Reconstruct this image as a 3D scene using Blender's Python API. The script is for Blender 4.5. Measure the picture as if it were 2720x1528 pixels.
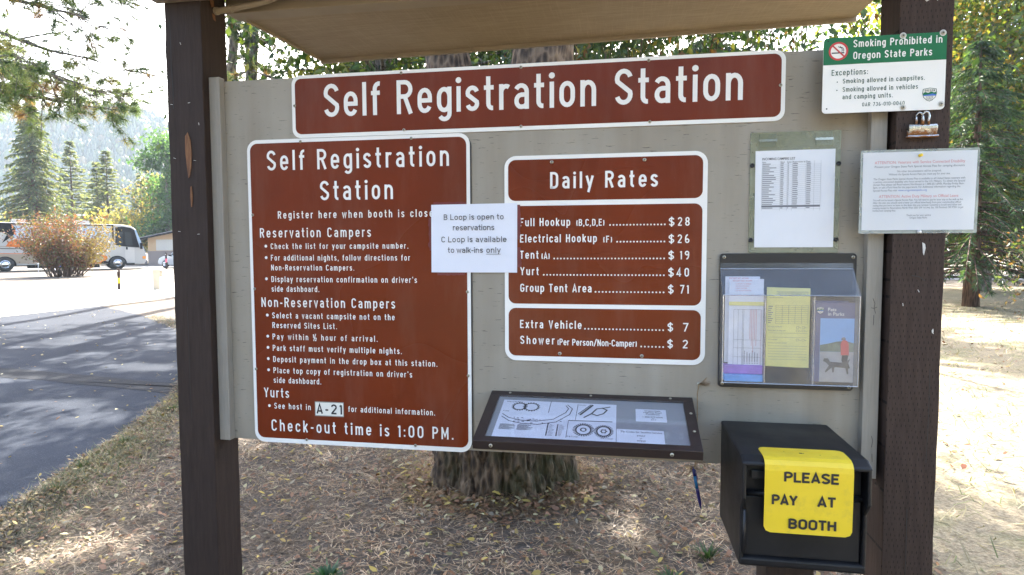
import bpy, math, random
import numpy as np
from mathutils import Vector, Matrix
rad = math.radians
random.seed(7); rng = np.random.default_rng(11)
SC = bpy.context.scene
for o in list(bpy.data.objects): bpy.data.objects.remove(o)
COL = SC.collection

# ------------------------------------------------------------------ camera, sky, sun, exposure
cd = bpy.data.cameras.new('camera'); cam = bpy.data.objects.new('camera', cd); COL.objects.link(cam)
cd.sensor_fit = 'HORIZONTAL'; cd.sensor_width = 36.0; cd.lens = 36.0*1670.6/2720
cd.clip_start = 0.05; cd.clip_end = 4000
PITCH, YAW, ROLL = rad(-3.5098), rad(9.8398), rad(0.1817)
Mr = Matrix.Rotation(YAW, 3, 'Z') @ Matrix.Rotation(PITCH, 3, 'X') @ Matrix.Rotation(ROLL, 3, 'Y')
rt, fw, up = Mr @ Vector((1, 0, 0)), Mr @ Vector((0, 1, 0)), Mr @ Vector((0, 0, 1))
Mc = Matrix((rt, up, -fw)).transposed().to_4x4(); Mc.translation = (1.5621, -2.0494, 1.5499)
cam.matrix_world = Mc; SC.camera = cam

SUN_AZ, SUN_EL = rad(-14), rad(41)          # azimuth from +y towards +x
wd = bpy.data.worlds.new('World'); SC.world = wd; wd.use_nodes = True
wn = wd.node_tree.nodes; wl = wd.node_tree.links
bg = wn['Background']; sky = wn.new('ShaderNodeTexSky'); sky.sky_type = 'NISHITA'; sky.sun_disc = False
sky.sun_elevation = SUN_EL; sky.sun_rotation = SUN_AZ; sky.air_density = 1.0; sky.dust_density = 4.5; sky.ozone_density = 1.0
wl.new(sky.outputs[0], bg.inputs[0]); bg.inputs[1].default_value = 0.15
sl = bpy.data.lights.new('sun', 'SUN'); sl.energy = 5.0; sl.angle = rad(0.53); sl.color = (1, .95, .86)
so = bpy.data.objects.new('sun', sl); COL.objects.link(so)
sv = Vector((math.sin(SUN_AZ)*math.cos(SUN_EL), math.cos(SUN_AZ)*math.cos(SUN_EL), math.sin(SUN_EL)))
so.rotation_euler = sv.to_track_quat('Z', 'Y').to_euler(); so.location = sv*60
SC.view_settings.view_transform = 'Standard'; SC.view_settings.look = 'None'
SC.view_settings.exposure = 2.72; SC.view_settings.gamma = 1.0
SC.render.engine = 'CYCLES'
cy = SC.cycles; cy.use_denoising = True; cy.max_bounces = 7; cy.diffuse_bounces = 4; cy.glossy_bounces = 3
cy.transmission_bounces = 5; cy.transparent_max_bounces = 8; cy.volume_bounces = 0
cy.caustics_reflective = False; cy.caustics_refractive = False; cy.sample_clamp_indirect = 6

# ------------------------------------------------------------------ helpers
def tag(o, label=None, cat=None, group=None, kind=None):
    if label: o['label'] = label
    if cat: o['category'] = cat
    if group: o['group'] = group
    if kind: o['kind'] = kind
    return o
def empty(name, loc=(0, 0, 0), rz=0, label=None, cat=None, group=None):
    o = bpy.data.objects.new(name, None); COL.objects.link(o); o.location = loc; o.rotation_euler = (0, 0, rz)
    o.empty_display_size = .1
    return tag(o, label, cat, group)
def link(name, me, mat=None, parent=None, smooth=False):
    o = bpy.data.objects.new(name, me); COL.objects.link(o)
    if mat: me.materials.append(mat)
    if parent: o.parent = parent
    if smooth: me.polygons.foreach_set('use_smooth', [True]*len(me.polygons))
    return o
def npmesh(name, V, F, mat, parent=None, col=None, smooth=False):
    """V (n,3), F (m,k) all faces with k corners"""
    V = np.asarray(V, np.float32); F = np.asarray(F, np.int32); k = F.shape[1]
    me = bpy.data.meshes.new(name); me.vertices.add(len(V)); me.vertices.foreach_set('co', V.ravel())
    me.loops.add(F.size); me.loops.foreach_set('vertex_index', F.ravel())
    me.polygons.add(len(F)); me.polygons.foreach_set('loop_start', np.arange(0, F.size, k, dtype=np.int32))
    me.polygons.foreach_set('loop_total', np.full(len(F), k, np.int32))
    me.update(calc_edges=True)
    if col is not None:
        a = me.color_attributes.new('Col', 'FLOAT_COLOR', 'POINT')
        c = np.ones((len(V), 4), np.float32); c[:, :3] = col; a.data.foreach_set('color', c.ravel())
    return link(name, me, mat, parent, smooth)
class MB:
    def __init__(s): s.v = []; s.f = []
    def add(s, v, f):
        b = len(s.v); s.v += [tuple(p) for p in v]; s.f += [tuple(i+b for i in q) for q in f]; return s
    def box(s, x0, x1, y0, y1, z0, z1, M=None):
        v = [Vector((x, y, z)) for z in (z0, z1) for y in (y0, y1) for x in (x0, x1)]
        if M: v = [M @ p for p in v]
        return s.add(v, [(0, 2, 3, 1), (4, 5, 7, 6), (0, 1, 5, 4), (2, 6, 7, 3), (0, 4, 6, 2), (1, 3, 7, 5)])
    def prism(s, pts, y0, y1, ax='y', M=None):
        """closed outline pts (a,b) extruded along an axis; 'y': (x,z) outline, 'x': (y,z), 'z': (x,y)"""
        n = len(pts)
        def P(a, b, c): return Vector((a, c, b)) if ax == 'y' else (Vector((c, a, b)) if ax == 'x' else Vector((a, b, c)))
        v = [P(a, b, y0) for a, b in pts] + [P(a, b, y1) for a, b in pts]
        if M: v = [M @ p for p in v]
        f = [tuple(range(n)), tuple(range(2*n-1, n-1, -1))] + [(i, i+n, (i+1) % n+n, (i+1) % n) for i in range(n)]
        return s.add(v, f)
    def tube(s, pts, radii, n=8, cap=True):
        pts = [Vector(p) for p in pts]; rings = []; b = len(s.v); f = []; v = []
        if not hasattr(radii, '__len__'): radii = [radii]*len(pts)
        ref = Vector((0, 0, 1))
        for i, p in enumerate(pts):
            d = (pts[min(i+1, len(pts)-1)]-pts[max(i-1, 0)]).normalized()
            r = ref if abs(d.dot(ref)) < .95 else Vector((1, 0, 0))
            a = d.cross(r).normalized(); c = d.cross(a)
            for k in range(n):
                t = 2*math.pi*k/n; v.append(p+(a*math.cos(t)+c*math.sin(t))*radii[i])
        for i in range(len(pts)-1):
            for k in range(n):
                k2 = (k+1) % n; f.append((i*n+k, i*n+k2, (i+1)*n+k2, (i+1)*n+k))
        if cap: f.append(tuple(range(n-1, -1, -1))); f.append(tuple((len(pts)-1)*n+k for k in range(n)))
        return s.add(v, f)
    def lathe(s, prof, c, axis='z', n=20, M=None):
        """prof list of (r,h) about an axis through c"""
        v = []; f = []
        for r, h in prof:
            for k in range(n):
                t = 2*math.pi*k/n; a, b = r*math.cos(t), r*math.sin(t)
                p = Vector((a, b, h)) if axis == 'z' else (Vector((a, h, b)) if axis == 'y' else Vector((h, a, b)))
                v.append((M @ p if M else p)+Vector(c))
        for i in range(len(prof)-1):
            for k in range(n):
                k2 = (k+1) % n; f.append((i*n+k, i*n+k2, (i+1)*n+k2, (i+1)*n+k))
        f.append(tuple(range(n-1, -1, -1))); f.append(tuple((len(prof)-1)*n+k for k in range(n)))
        return s.add(v, f)
    def build(s, name, mat, parent=None, smooth=False, bevel=0, seg=2, label=None):
        me = bpy.data.meshes.new(name); me.from_pydata(s.v, [], s.f); me.update()
        o = link(name, me, mat, parent, smooth)
        if bevel:
            m = o.modifiers.new('bevel', 'BEVEL'); m.width = bevel; m.segments = seg; m.limit_method = 'ANGLE'; m.angle_limit = rad(35)
        if label: o['label'] = label
        return o
def rrect(x0, x1, z0, z1, r, n=7):
    p = []
    for cx, cz, a in ((x1-r, z1-r, 0), (x0+r, z1-r, 90), (x0+r, z0+r, 180), (x1-r, z0+r, 270)):
        for k in range(n+1):
            t = rad(a+90*k/n); p.append((cx+r*math.cos(t), cz+r*math.sin(t)))
    return p[::-1]
def copy_tree(o, parent=None):
    c = o.copy(); COL.objects.link(c)
    if parent: c.parent = parent
    for ch in [x for x in bpy.data.objects if x.parent == o]: copy_tree(ch, c)
    return c

# ------------------------------------------------------------------ materials
class NT:
    def __init__(s, name):
        s.m = bpy.data.materials.new(name); s.m.use_nodes = True; s.t = s.m.node_tree; s.n = s.t.nodes; s.l = s.t.links
        s.b = s.n['Principled BSDF']; s.out = s.n['Material Output']; s._co = None
    def co(s, kind='Object'):
        if not s._co: s._co = s.n.new('ShaderNodeTexCoord')
        return s._co.outputs[kind]
    def map(s, sc=(1, 1, 1), src=None):
        m = s.n.new('ShaderNodeMapping'); m.inputs['Scale'].default_value = sc; s.l.new(src or s.co(), m.inputs[0]); return m.outputs[0]
    def noise(s, scale, detail=4, rough=.55, vec=None, dist=0):
        n = s.n.new('ShaderNodeTexNoise'); n.inputs['Scale'].default_value = scale; n.inputs['Detail'].default_value = detail
        n.inputs['Roughness'].default_value = rough; n.inputs['Distortion'].default_value = dist
        s.l.new(vec or s.co(), n.inputs['Vector']); return n.outputs['Fac']
    def vor(s, scale, vec=None, feature='F1', out='Distance'):
        n = s.n.new('ShaderNodeTexVoronoi'); n.feature = feature; n.inputs['Scale'].default_value = scale; s.l.new(vec or s.co(), n.inputs['Vector']); return n.outputs[out]
    def ramp(s, fac, stops):
        r = s.n.new('ShaderNodeValToRGB'); e = r.color_ramp.elements
        while len(e) < len(stops): e.new(.5)
        for k, (p, c) in enumerate(stops):
            e[k].position = p; e[k].color = (c if len(c) == 4 else (*c, 1)) if hasattr(c, '__len__') else (c, c, c, 1)
        s.l.new(fac, r.inputs[0]); return r.outputs[0]
    def mix(s, fac, a, b, mode='MIX'):
        m = s.n.new('ShaderNodeMix'); m.data_type = 'RGBA'; m.blend_type = mode
        for i, x in ((0, fac), (6, a), (7, b)):
            if hasattr(x, 'links') or hasattr(x, 'is_linked'): s.l.new(x, m.inputs[i])
            else: m.inputs[i].default_value = x if i == 0 else (*x, 1)
        return m.outputs[2]
    def math(s, op, a, b=0, c=0):
        m = s.n.new('ShaderNodeMath'); m.operation = op
        for i, x in enumerate((a, b, c)):
            if hasattr(x, 'is_linked'): s.l.new(x, m.inputs[i])
            else: m.inputs[i].default_value = x
        return m.outputs[0]
    def sep(s, src=None):
        m = s.n.new('ShaderNodeSeparateXYZ'); s.l.new(src or s.co(), m.inputs[0]); return m.outputs
    def bump(s, h, strength=.3, dist=.01):
        b = s.n.new('ShaderNodeBump'); b.inputs['Strength'].default_value = strength; b.inputs['Distance'].default_value = dist
        s.l.new(h, b.inputs['Height']); s.l.new(b.outputs[0], s.b.inputs['Normal']); return s
    def base(s, c):
        if hasattr(c, 'is_linked'): s.l.new(c, s.b.inputs['Base Color'])
        else: s.b.inputs['Base Color'].default_value = (*c, 1)
        return s
    def rough(s, r):
        if hasattr(r, 'is_linked'): s.l.new(r, s.b.inputs['Roughness'])
        else: s.b.inputs['Roughness'].default_value = r
        return s
    def put(s, **k):
        for a, v in k.items(): s.b.inputs[a.replace('_', ' ')].default_value = v
        return s
def paint(name, c, r=.5, var=.12, scale=9, metal=0, spec=.5, bump=0):
    t = NT(name); n = t.noise(scale, 5)
    d = tuple(x*(1-var) for x in c); e = tuple(min(1, x*(1+var)) for x in c)
    t.base(t.ramp(n, [(.3, d), (.7, e)])).rough(r).put(Metallic=metal, Specular_IOR_Level=spec)
    if bump: t.bump(t.noise(scale*14, 3), bump, .002)
    return t.m
M = {}
# painted rough-sawn posts (dark brown), plain and incised
def post_mat(name, incised):
    t = NT(name); g = t.noise(6, 6, .6, t.map((14, 14, 1.2))); fine = t.noise(40, 3, .6, t.map((8, 8, .8)))
    k = 1.75 if incised else 1.25; c = t.ramp(g, [(.3, (.0195*k, .0115*k, .0085*k)), (.72, (.033*k, .0205*k, .0155*k))])
    h = t.mix(.5, g, fine)
    if incised:
        x, y, z = t.sep(); row = t.math('FLOOR', t.math('DIVIDE', z, .0165))
        xx = t.math('ADD', t.math('DIVIDE', x, .0118), t.math('MULTIPLY', row, .37))
        fx = t.math('ABSOLUTE', t.math('SUBTRACT', t.math('FRACT', xx), .5)); fz = t.math('FRACT', t.math('DIVIDE', z, .0165))
        a = t.math('MULTIPLY', t.math('LESS_THAN', fx, .085), t.math('LESS_THAN', fz, .5))
        a = t.math('MULTIPLY', a, t.math('GREATER_THAN', t.noise(55, 2), .43))
        c = t.mix(a, c, (.008, .005, .004)); h = t.math('SUBTRACT', h, a)
    t.base(c).rough(.7).put(Specular_IOR_Level=.3).bump(h, .45, .004); return t.m
M['post'] = post_mat('brown_post_paint', False); M['post_inc'] = post_mat('brown_incised_post_paint', True)
# taupe painted plywood with fine horizontal checks
t = NT('taupe_plywood'); g = t.noise(3, 4, .5, t.map((1, 1, 1.6))); ck = t.noise(1, 3, .55, t.map((26, 26, 260)))
area = t.noise(2.2, 2); thr = t.math('SUBTRACT', ck, t.math('MULTIPLY', area, .12))
c = t.ramp(g, [(.3, (.282, .247, .194)), (.7, (.322, .285, .228))])
crack = t.ramp(thr, [(.605, 0.), (.64, 1.)])
st = t.ramp(t.noise(1.0, 5, .6, t.map((9, 9, .9))), [(.40, 0.), (.70, .55)]); c = t.mix(st, c, (.20, .165, .12)); c = t.mix(t.ramp(t.noise(1.7, 3), [(.45, 0.), (.7, .35)]), c, (.36, .33, .28))
c = t.mix(crack, c, (.11, .092, .072)); sp = t.ramp(t.vor(30), [(.012, 1.), (.03, 0.)])
gate = t.math('GREATER_THAN', t.noise(9, 2), .58); c = t.mix(t.math('MULTIPLY', sp, gate), c, (.03, .022, .016))
t.base(c).rough(.55).bump(t.math('SUBTRACT', t.noise(4, 4, .6, t.map((4, 4, 60))), crack), .22, .002); M['ply'] = t.m
t = NT('taupe_wood_paint'); g = t.noise(5, 5, .6, t.map((30, 30, 2)))
t.base(t.ramp(g, [(.3, (.250, .225, .188)), (.7, (.300, .272, .230))])).rough(.5).bump(g, .2, .003); M['taupe'] = t.m
t = NT('soffit_plywood'); g = t.noise(4, 5, .6, t.map((2.2, 26, 2))); g2 = t.noise(1.6, 4, .6)
g3 = t.noise(3, 4, .65, t.map((60, 1.4, 2)))
c = t.mix(.5, t.ramp(g, [(.32, (.20, .148, .09)), (.66, (.38, .30, .20))]), t.ramp(g2, [(.35, (.26, .195, .12)), (.65, (.37, .295, .195))]))
c = t.mix(t.ramp(g3, [(.52, 0.), (.66, .45)]), c, (.40, .315, .21))
t.base(c).rough(.6).bump(t.noise(9, 4, .6, t.map((2, 40, 2))), .25, .003); M['soffit'] = t.m
M['beam'] = paint('tan_beam_paint', (.30, .245, .175), .55, .1, 6, bump=.15)
# sign sheets
def sign_mat(name, c, r=.22, var=.06):
    t = NT(name); n = t.noise(3.5, 4); w = t.noise(1.2, 2)
    t.base(t.ramp(n, [(.3, tuple(x*(1-var) for x in c)), (.7, tuple(x*(1+var) for x in c))]))
    if c[0] < .3 and c[1] < .03: t.base(t.mix(t.ramp(t.noise(1.0, 6, .65, t.map((7, 7, 1.3))), [(.48, 0.), (.78, .16)]), t.mix(t.ramp(t.vor(70), [(.03, .6), (.06, 0.)]), t.ramp(n, [(.3, tuple(x*(1-var) for x in c)), (.7, tuple(x*(1+var) for x in c))]), (.2, .11, .07)), (.30, .20, .15)))
    t.rough(t.ramp(w, [(.3, r*.75), (.7, r*1.3)])).put(Specular_IOR_Level=.22)
    t.bump(t.noise(2.6, 2), .05, .01); return t.m
M['brown'] = sign_mat('brown_reflective_sheeting', (.150, .0220, .0040), .28, .13)
M['swhite'] = sign_mat('white_reflective_sheeting', (.82, .80, .76), .32, .03)
M['sgreen'] = sign_mat('green_reflective_sheeting', (.022, .155, .065), .3, .05)
M['dkgreen'] = paint('dark_green_ink', (.02, .075, .045), .4)
M['backing'] = paint('dark_sign_edge', (.025, .018, .014), .5)
t = NT('yellow_plastic'); t.base(t.mix(t.ramp(t.noise(22, 6, .7), [(.54, 0.), (.75, .4)]), t.ramp(t.noise(5, 4), [(.3, (.74, .51, .022)), (.7, (.84, .60, .03))]), (.40, .30, .06))).rough(t.ramp(t.noise(14, 4), [(.3, .28), (.7, .5)])).bump(t.noise(30, 3), .06, .003); M['yellow'] = t.m
M['ink'] = paint('black_ink', (.018, .017, .02), .5, .05)
M['greyink'] = paint('grey_ink', (.16, .165, .19), .6, .05); M['redink'] = paint('red_ink', (.60, .13, .12), .6, .05)
M['paleredink'] = paint('faded_red_ink', (.66, .26, .26), .6, .05)
M['blueink'] = paint('blue_ink', (.07, .16, .50), .6, .05); M['red'] = paint('sign_red', (.55, .045, .04), .35, .05)
M['paper'] = paint('white_paper', (.72, .73, .80), .55, .025, 7); M['paper2'] = paint('offwhite_paper', (.70, .71, .75), .3, .03, 7)
t = NT('thin_laminated_paper'); d_ = t.n.new('ShaderNodeBsdfTranslucent'); d_.inputs[0].default_value = (.80, .80, .80, 1); t.base((.80, .81, .83)).rough(.3)
mm = t.n.new('ShaderNodeMixShader'); mm.inputs[0].default_value = .28; t.l.new(t.b.outputs[0], mm.inputs[1]); t.l.new(d_.outputs[0], mm.inputs[2]); t.l.new(mm.outputs[0], t.out.inputs[0]); M['thin'] = t.m
M['sticker'] = paint('cream_sticker', (.75, .73, .66), .4, .03)
M['ypaper'] = paint('yellow_paper', (.74, .68, .24), .6, .04, 7); M['ppaper'] = paint('purple_paper', (.30, .16, .58), .7, .15, 30)
M['bpaper'] = paint('blue_paper', (.10, .32, .75), .7, .12, 30); M['slate'] = paint('slate_blue_brochure_paper', (.085, .095, .20), .3, .08)
M['tape'] = paint('maroon_tape', (.13, .014, .017), .3, .15, 25)
M['steel'] = paint('screw_steel', (.42, .39, .31), .35, .25, 60, metal=.8); M['slot'] = paint('screw_recess', (.02, .02, .018), .6)
M['blackp'] = paint('black_plastic', (.012, .012, .014), .42, .15, 12, bump=.1)
t = NT('drop_box_plastic'); g = t.noise(9, 5); sc_ = t.ramp(t.noise(7, 4, .7, t.map((9, 2, 3))), [(.68, 0.), (.76, .4)]); du = t.ramp(t.noise(3.5, 6, .65), [(.55, 0.), (.8, .18)])
t.base(t.mix(sc_, t.mix(du, t.ramp(g, [(.3, (.006, .006, .007)), (.75, (.013, .013, .015))]), (.035, .033, .03)), (.055, .052, .05))).rough(t.ramp(t.noise(5, 4), [(.3, .33), (.7, .52)])).put(Specular_IOR_Level=.35).bump(t.noise(160, 3), .10, .002); M['dropbox'] = t.m
M['frame'] = paint('brown_metal_frame', (.030, .019, .0165), .42, .1, 10, bump=.08)
M['whitepaint'] = paint('weathered_white', (.62, .60, .56), .6, .1)
t = NT('bare_wood'); g = t.noise(8, 5, .6, t.map((30, 30, 3))); t.base(t.ramp(g, [(.3, (.10, .036, .012)), (.7, (.25, .11, .038))])).rough(.7).bump(g, .4, .003); M['bare'] = t.m
# rusty clip
t = NT('rusty_chrome'); z = t.sep(t.co('Generated'))[2]; n = t.noise(60, 5, .7); f = t.math('ADD', t.math('MULTIPLY', n, .9), t.math('MULTIPLY', z, -.45))
f = t.ramp(f, [(.18, 0.), (.34, 1.)]); t.base(t.mix(f, (.62, .61, .58), (.28, .115, .035))); t.l.new(t.ramp(f, [(0, .95), (1, .1)]), t.b.inputs['Metallic'])
t.rough(t.ramp(f, [(0, .2), (1, .75)])).bump(n, .25, .002); M['rust'] = t.m
# clear sheets (thin acrylic / laminate / glass): transparent + glossy
def clear(name, tint, gl=.10, rough=.05, op=0., opc=(.7, .7, .7)):
    t = NT(name); t.n.remove(t.b)
    tr = t.n.new('ShaderNodeBsdfTransparent'); tr.inputs[0].default_value = (*tint, 1)
    g = t.n.new('ShaderNodeBsdfGlossy'); g.inputs['Roughness'].default_value = rough; g.inputs[0].default_value = (1, 1, 1, 1)
    fr = t.n.new('ShaderNodeFresnel'); gg = t.n.new('ShaderNodeNewGeometry'); t.l.new(t.math('SUBTRACT', 1.5, t.math('MULTIPLY', gg.outputs['Backfacing'], .8333)), fr.inputs[0])
    fac = t.math('ADD', t.math('MULTIPLY', fr.outputs[0], .65), gl)
    m = t.n.new('ShaderNodeMixShader'); t.l.new(fac, m.inputs[0]); t.l.new(tr.outputs[0], m.inputs[1]); t.l.new(g.outputs[0], m.inputs[2]); o = m.outputs[0]
    if op:
        d = t.n.new('ShaderNodeBsdfDiffuse'); d.inputs[0].default_value = (*opc, 1)
        m2 = t.n.new('ShaderNodeMixShader'); t.l.new(t.ramp(t.noise(12, 5), [(.3, op*.5), (.7, min(1, op*1.5))]), m2.inputs[0]); t.l.new(o, m2.inputs[1]); t.l.new(d.outputs[0], m2.inputs[2]); o = m2.outputs[0]
    t.l.new(o, t.out.inputs[0]); return t.m
M['acrylic'] = clear('clear_acrylic', (.97, .975, .985), .0, .06, .07, (.5, .52, .58)); M['acredge'] = clear('acrylic_edge', (.75, .78, .82), .25, .12, .22, (.6, .63, .68))  # acrylic: faint bluish diffuse veil imitates a pale reflection
M['laminate'] = clear('laminate_film', (.97, .97, .97), .02, .12); M['lamborder'] = clear('laminate_border', (.8, .82, .82), .05, .12, .34, (.6, .63, .58))
M['dirty'] = clear('dirty_acrylic', (.86, .87, .78), .03, .15, .42, (.38, .385, .29)); M['caseglass'] = clear('scratched_case_glass', (.98, .98, .985), .0, .06, .03, (.55, .57, .6))
M['caseback'] = paint('grey_case_backing', (.27, .275, .29), .5, .07, 6)
# foliage
def leaf_mat(name, trans=.45, rough=.5, gain=1.0):
    t = NT(name); t.n.remove(t.b)
    a = t.n.new('ShaderNodeAttribute'); a.attribute_name = 'Col'
    d = t.n.new('ShaderNodeBsdfDiffuse'); t.l.new(a.outputs[0], d.inputs[0])
    tl = t.n.new('ShaderNodeBsdfTranslucent'); t.l.new(t.mix(1.0, a.outputs[0], (1.15*gain, 1.1*gain, .6*gain), 'MULTIPLY'), tl.inputs[0])
    g = t.n.new('ShaderNodeBsdfGlossy'); g.inputs[1].default_value = rough; g.inputs[0].default_value = (1, 1, 1, 1)
    m = t.n.new('ShaderNodeMixShader'); m.inputs[0].default_value = trans; t.l.new(d.outputs[0], m.inputs[1]); t.l.new(tl.outputs[0], m.inputs[2])
    m2 = t.n.new('ShaderNodeMixShader'); m2.inputs[0].default_value = .04; t.l.new(m.outputs[0], m2.inputs[1]); t.l.new(g.outputs[0], m2.inputs[2])
    t.l.new(m2.outputs[0], t.out.inputs[0]); return t.m
M['leaf'] = leaf_mat('leaf', .42, gain=1.0); M['needle'] = leaf_mat('needle', .5, gain=1.15); M['leafb'] = leaf_mat('sunlit_leaf', .6, gain=1.55); M['litter'] = leaf_mat('dead_leaf', .15, .6); M['straw'] = leaf_mat('dry_straw', .2, .6)  # leafb: brighter leaf copy, sun from behind put into its translucent colour
def bark_mat(name, c0, c1, sx=22, sz=4, moss=0):
    t = NT(name); v = t.map((sx, sx, sz)); n = t.noise(1.0, 6, .65, v, .8); w = t.vor(1.0, v)
    h = t.mix(.6, n, w); c = t.ramp(h, [(.28, tuple(x*.45 for x in c0)), (.44, c0), (.66, c1)])
    if moss:
        z = t.sep()[2]; m = t.math('MULTIPLY', t.ramp(t.noise(2.6, 5, .6), [(.5, 0.), (.62, moss)]), t.ramp(z, [(.9, 1.), (1., .0)]))
        c = t.mix(m, c, (.035, .038, .009))
    t.base(c).rough(.9).bump(h, .9, .03); return t.m
M['bark'] = bark_mat('furrowed_bark', (.066, .043, .027), (.19, .132, .084), 34, 11, .7); M['barkg'] = bark_mat('grey_bark', (.10, .085, .07), (.24, .205, .17))
M['barkr'] = bark_mat('red_brown_bark', (.09, .05, .035), (.19, .115, .08)); M['twig'] = paint('twig_bark', (.10, .06, .042), .8, .2, 20)
# ground
t = NT('duff_ground'); a = t.noise(.35, 5, .6); b = t.noise(5, 7, .7); d = t.noise(70, 5, .75)
c = t.ramp(d, [(.3, (.024, .017, .012)), (.5, (.09, .067, .048)), (.72, (.215, .165, .115))])
c = t.mix(t.ramp(b, [(.42, .0), (.62, .75)]), c, t.ramp(d, [(.3, (.020, .021, .024)), (.7, (.085, .085, .088))]))
c = t.mix(t.ramp(a, [(.45, 0.), (.62, .6)]), c, t.ramp(d, [(.3, (.06, .048, .028)), (.7, (.22, .18, .11))]))
t.base(c).rough(.95).bump(t.mix(.5, b, d), .8, .03); M['ground'] = t.m
t = NT('dry_lawn'); b = t.noise(1.5, 6, .65); d = t.noise(45, 5, .75)
c = t.ramp(d, [(.3, (.11, .085, .05)), (.55, (.30, .25, .165)), (.75, (.46, .40, .29))]); c = t.mix(t.ramp(b, [(.5, 0.), (.68, .55)]), c, (.10, .13, .035))
t.base(c).rough(.95).bump(d, .8, .03); M['lawn'] = t.m
def asphalt(name, c0, c1, rough=.75):
    t = NT(name); n = t.noise(160, 3, .8); b = t.noise(.8, 5); sp = t.vor(240, None, 'F1', 'Color')
    sp = t.ramp(sp, [(.78, 0.), (.9, .7)]); c = t.ramp(n, [(.3, c0), (.7, c1)]); c = t.mix(t.ramp(b, [(.35, 0.), (.7, .3)]), c, tuple(x*1.5 for x in c1))
    t.base(t.mix(sp, c, tuple(min(1, x*2.3) for x in c1))).rough(rough).put(Specular_IOR_Level=.06).bump(n, .6, .008); return t.m
M['asphalt'] = asphalt('asphalt', (.015, .0185, .026), (.052, .059, .074), .9); M['patch'] = asphalt('asphalt_patch', (.016, .0175, .021), (.048, .050, .055), .9)
M['pale'] = asphalt('glare_pale_road', (.26, .245, .22), (.42, .40, .37), .9)  # sun glare on the main road is put into this pale colour

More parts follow.
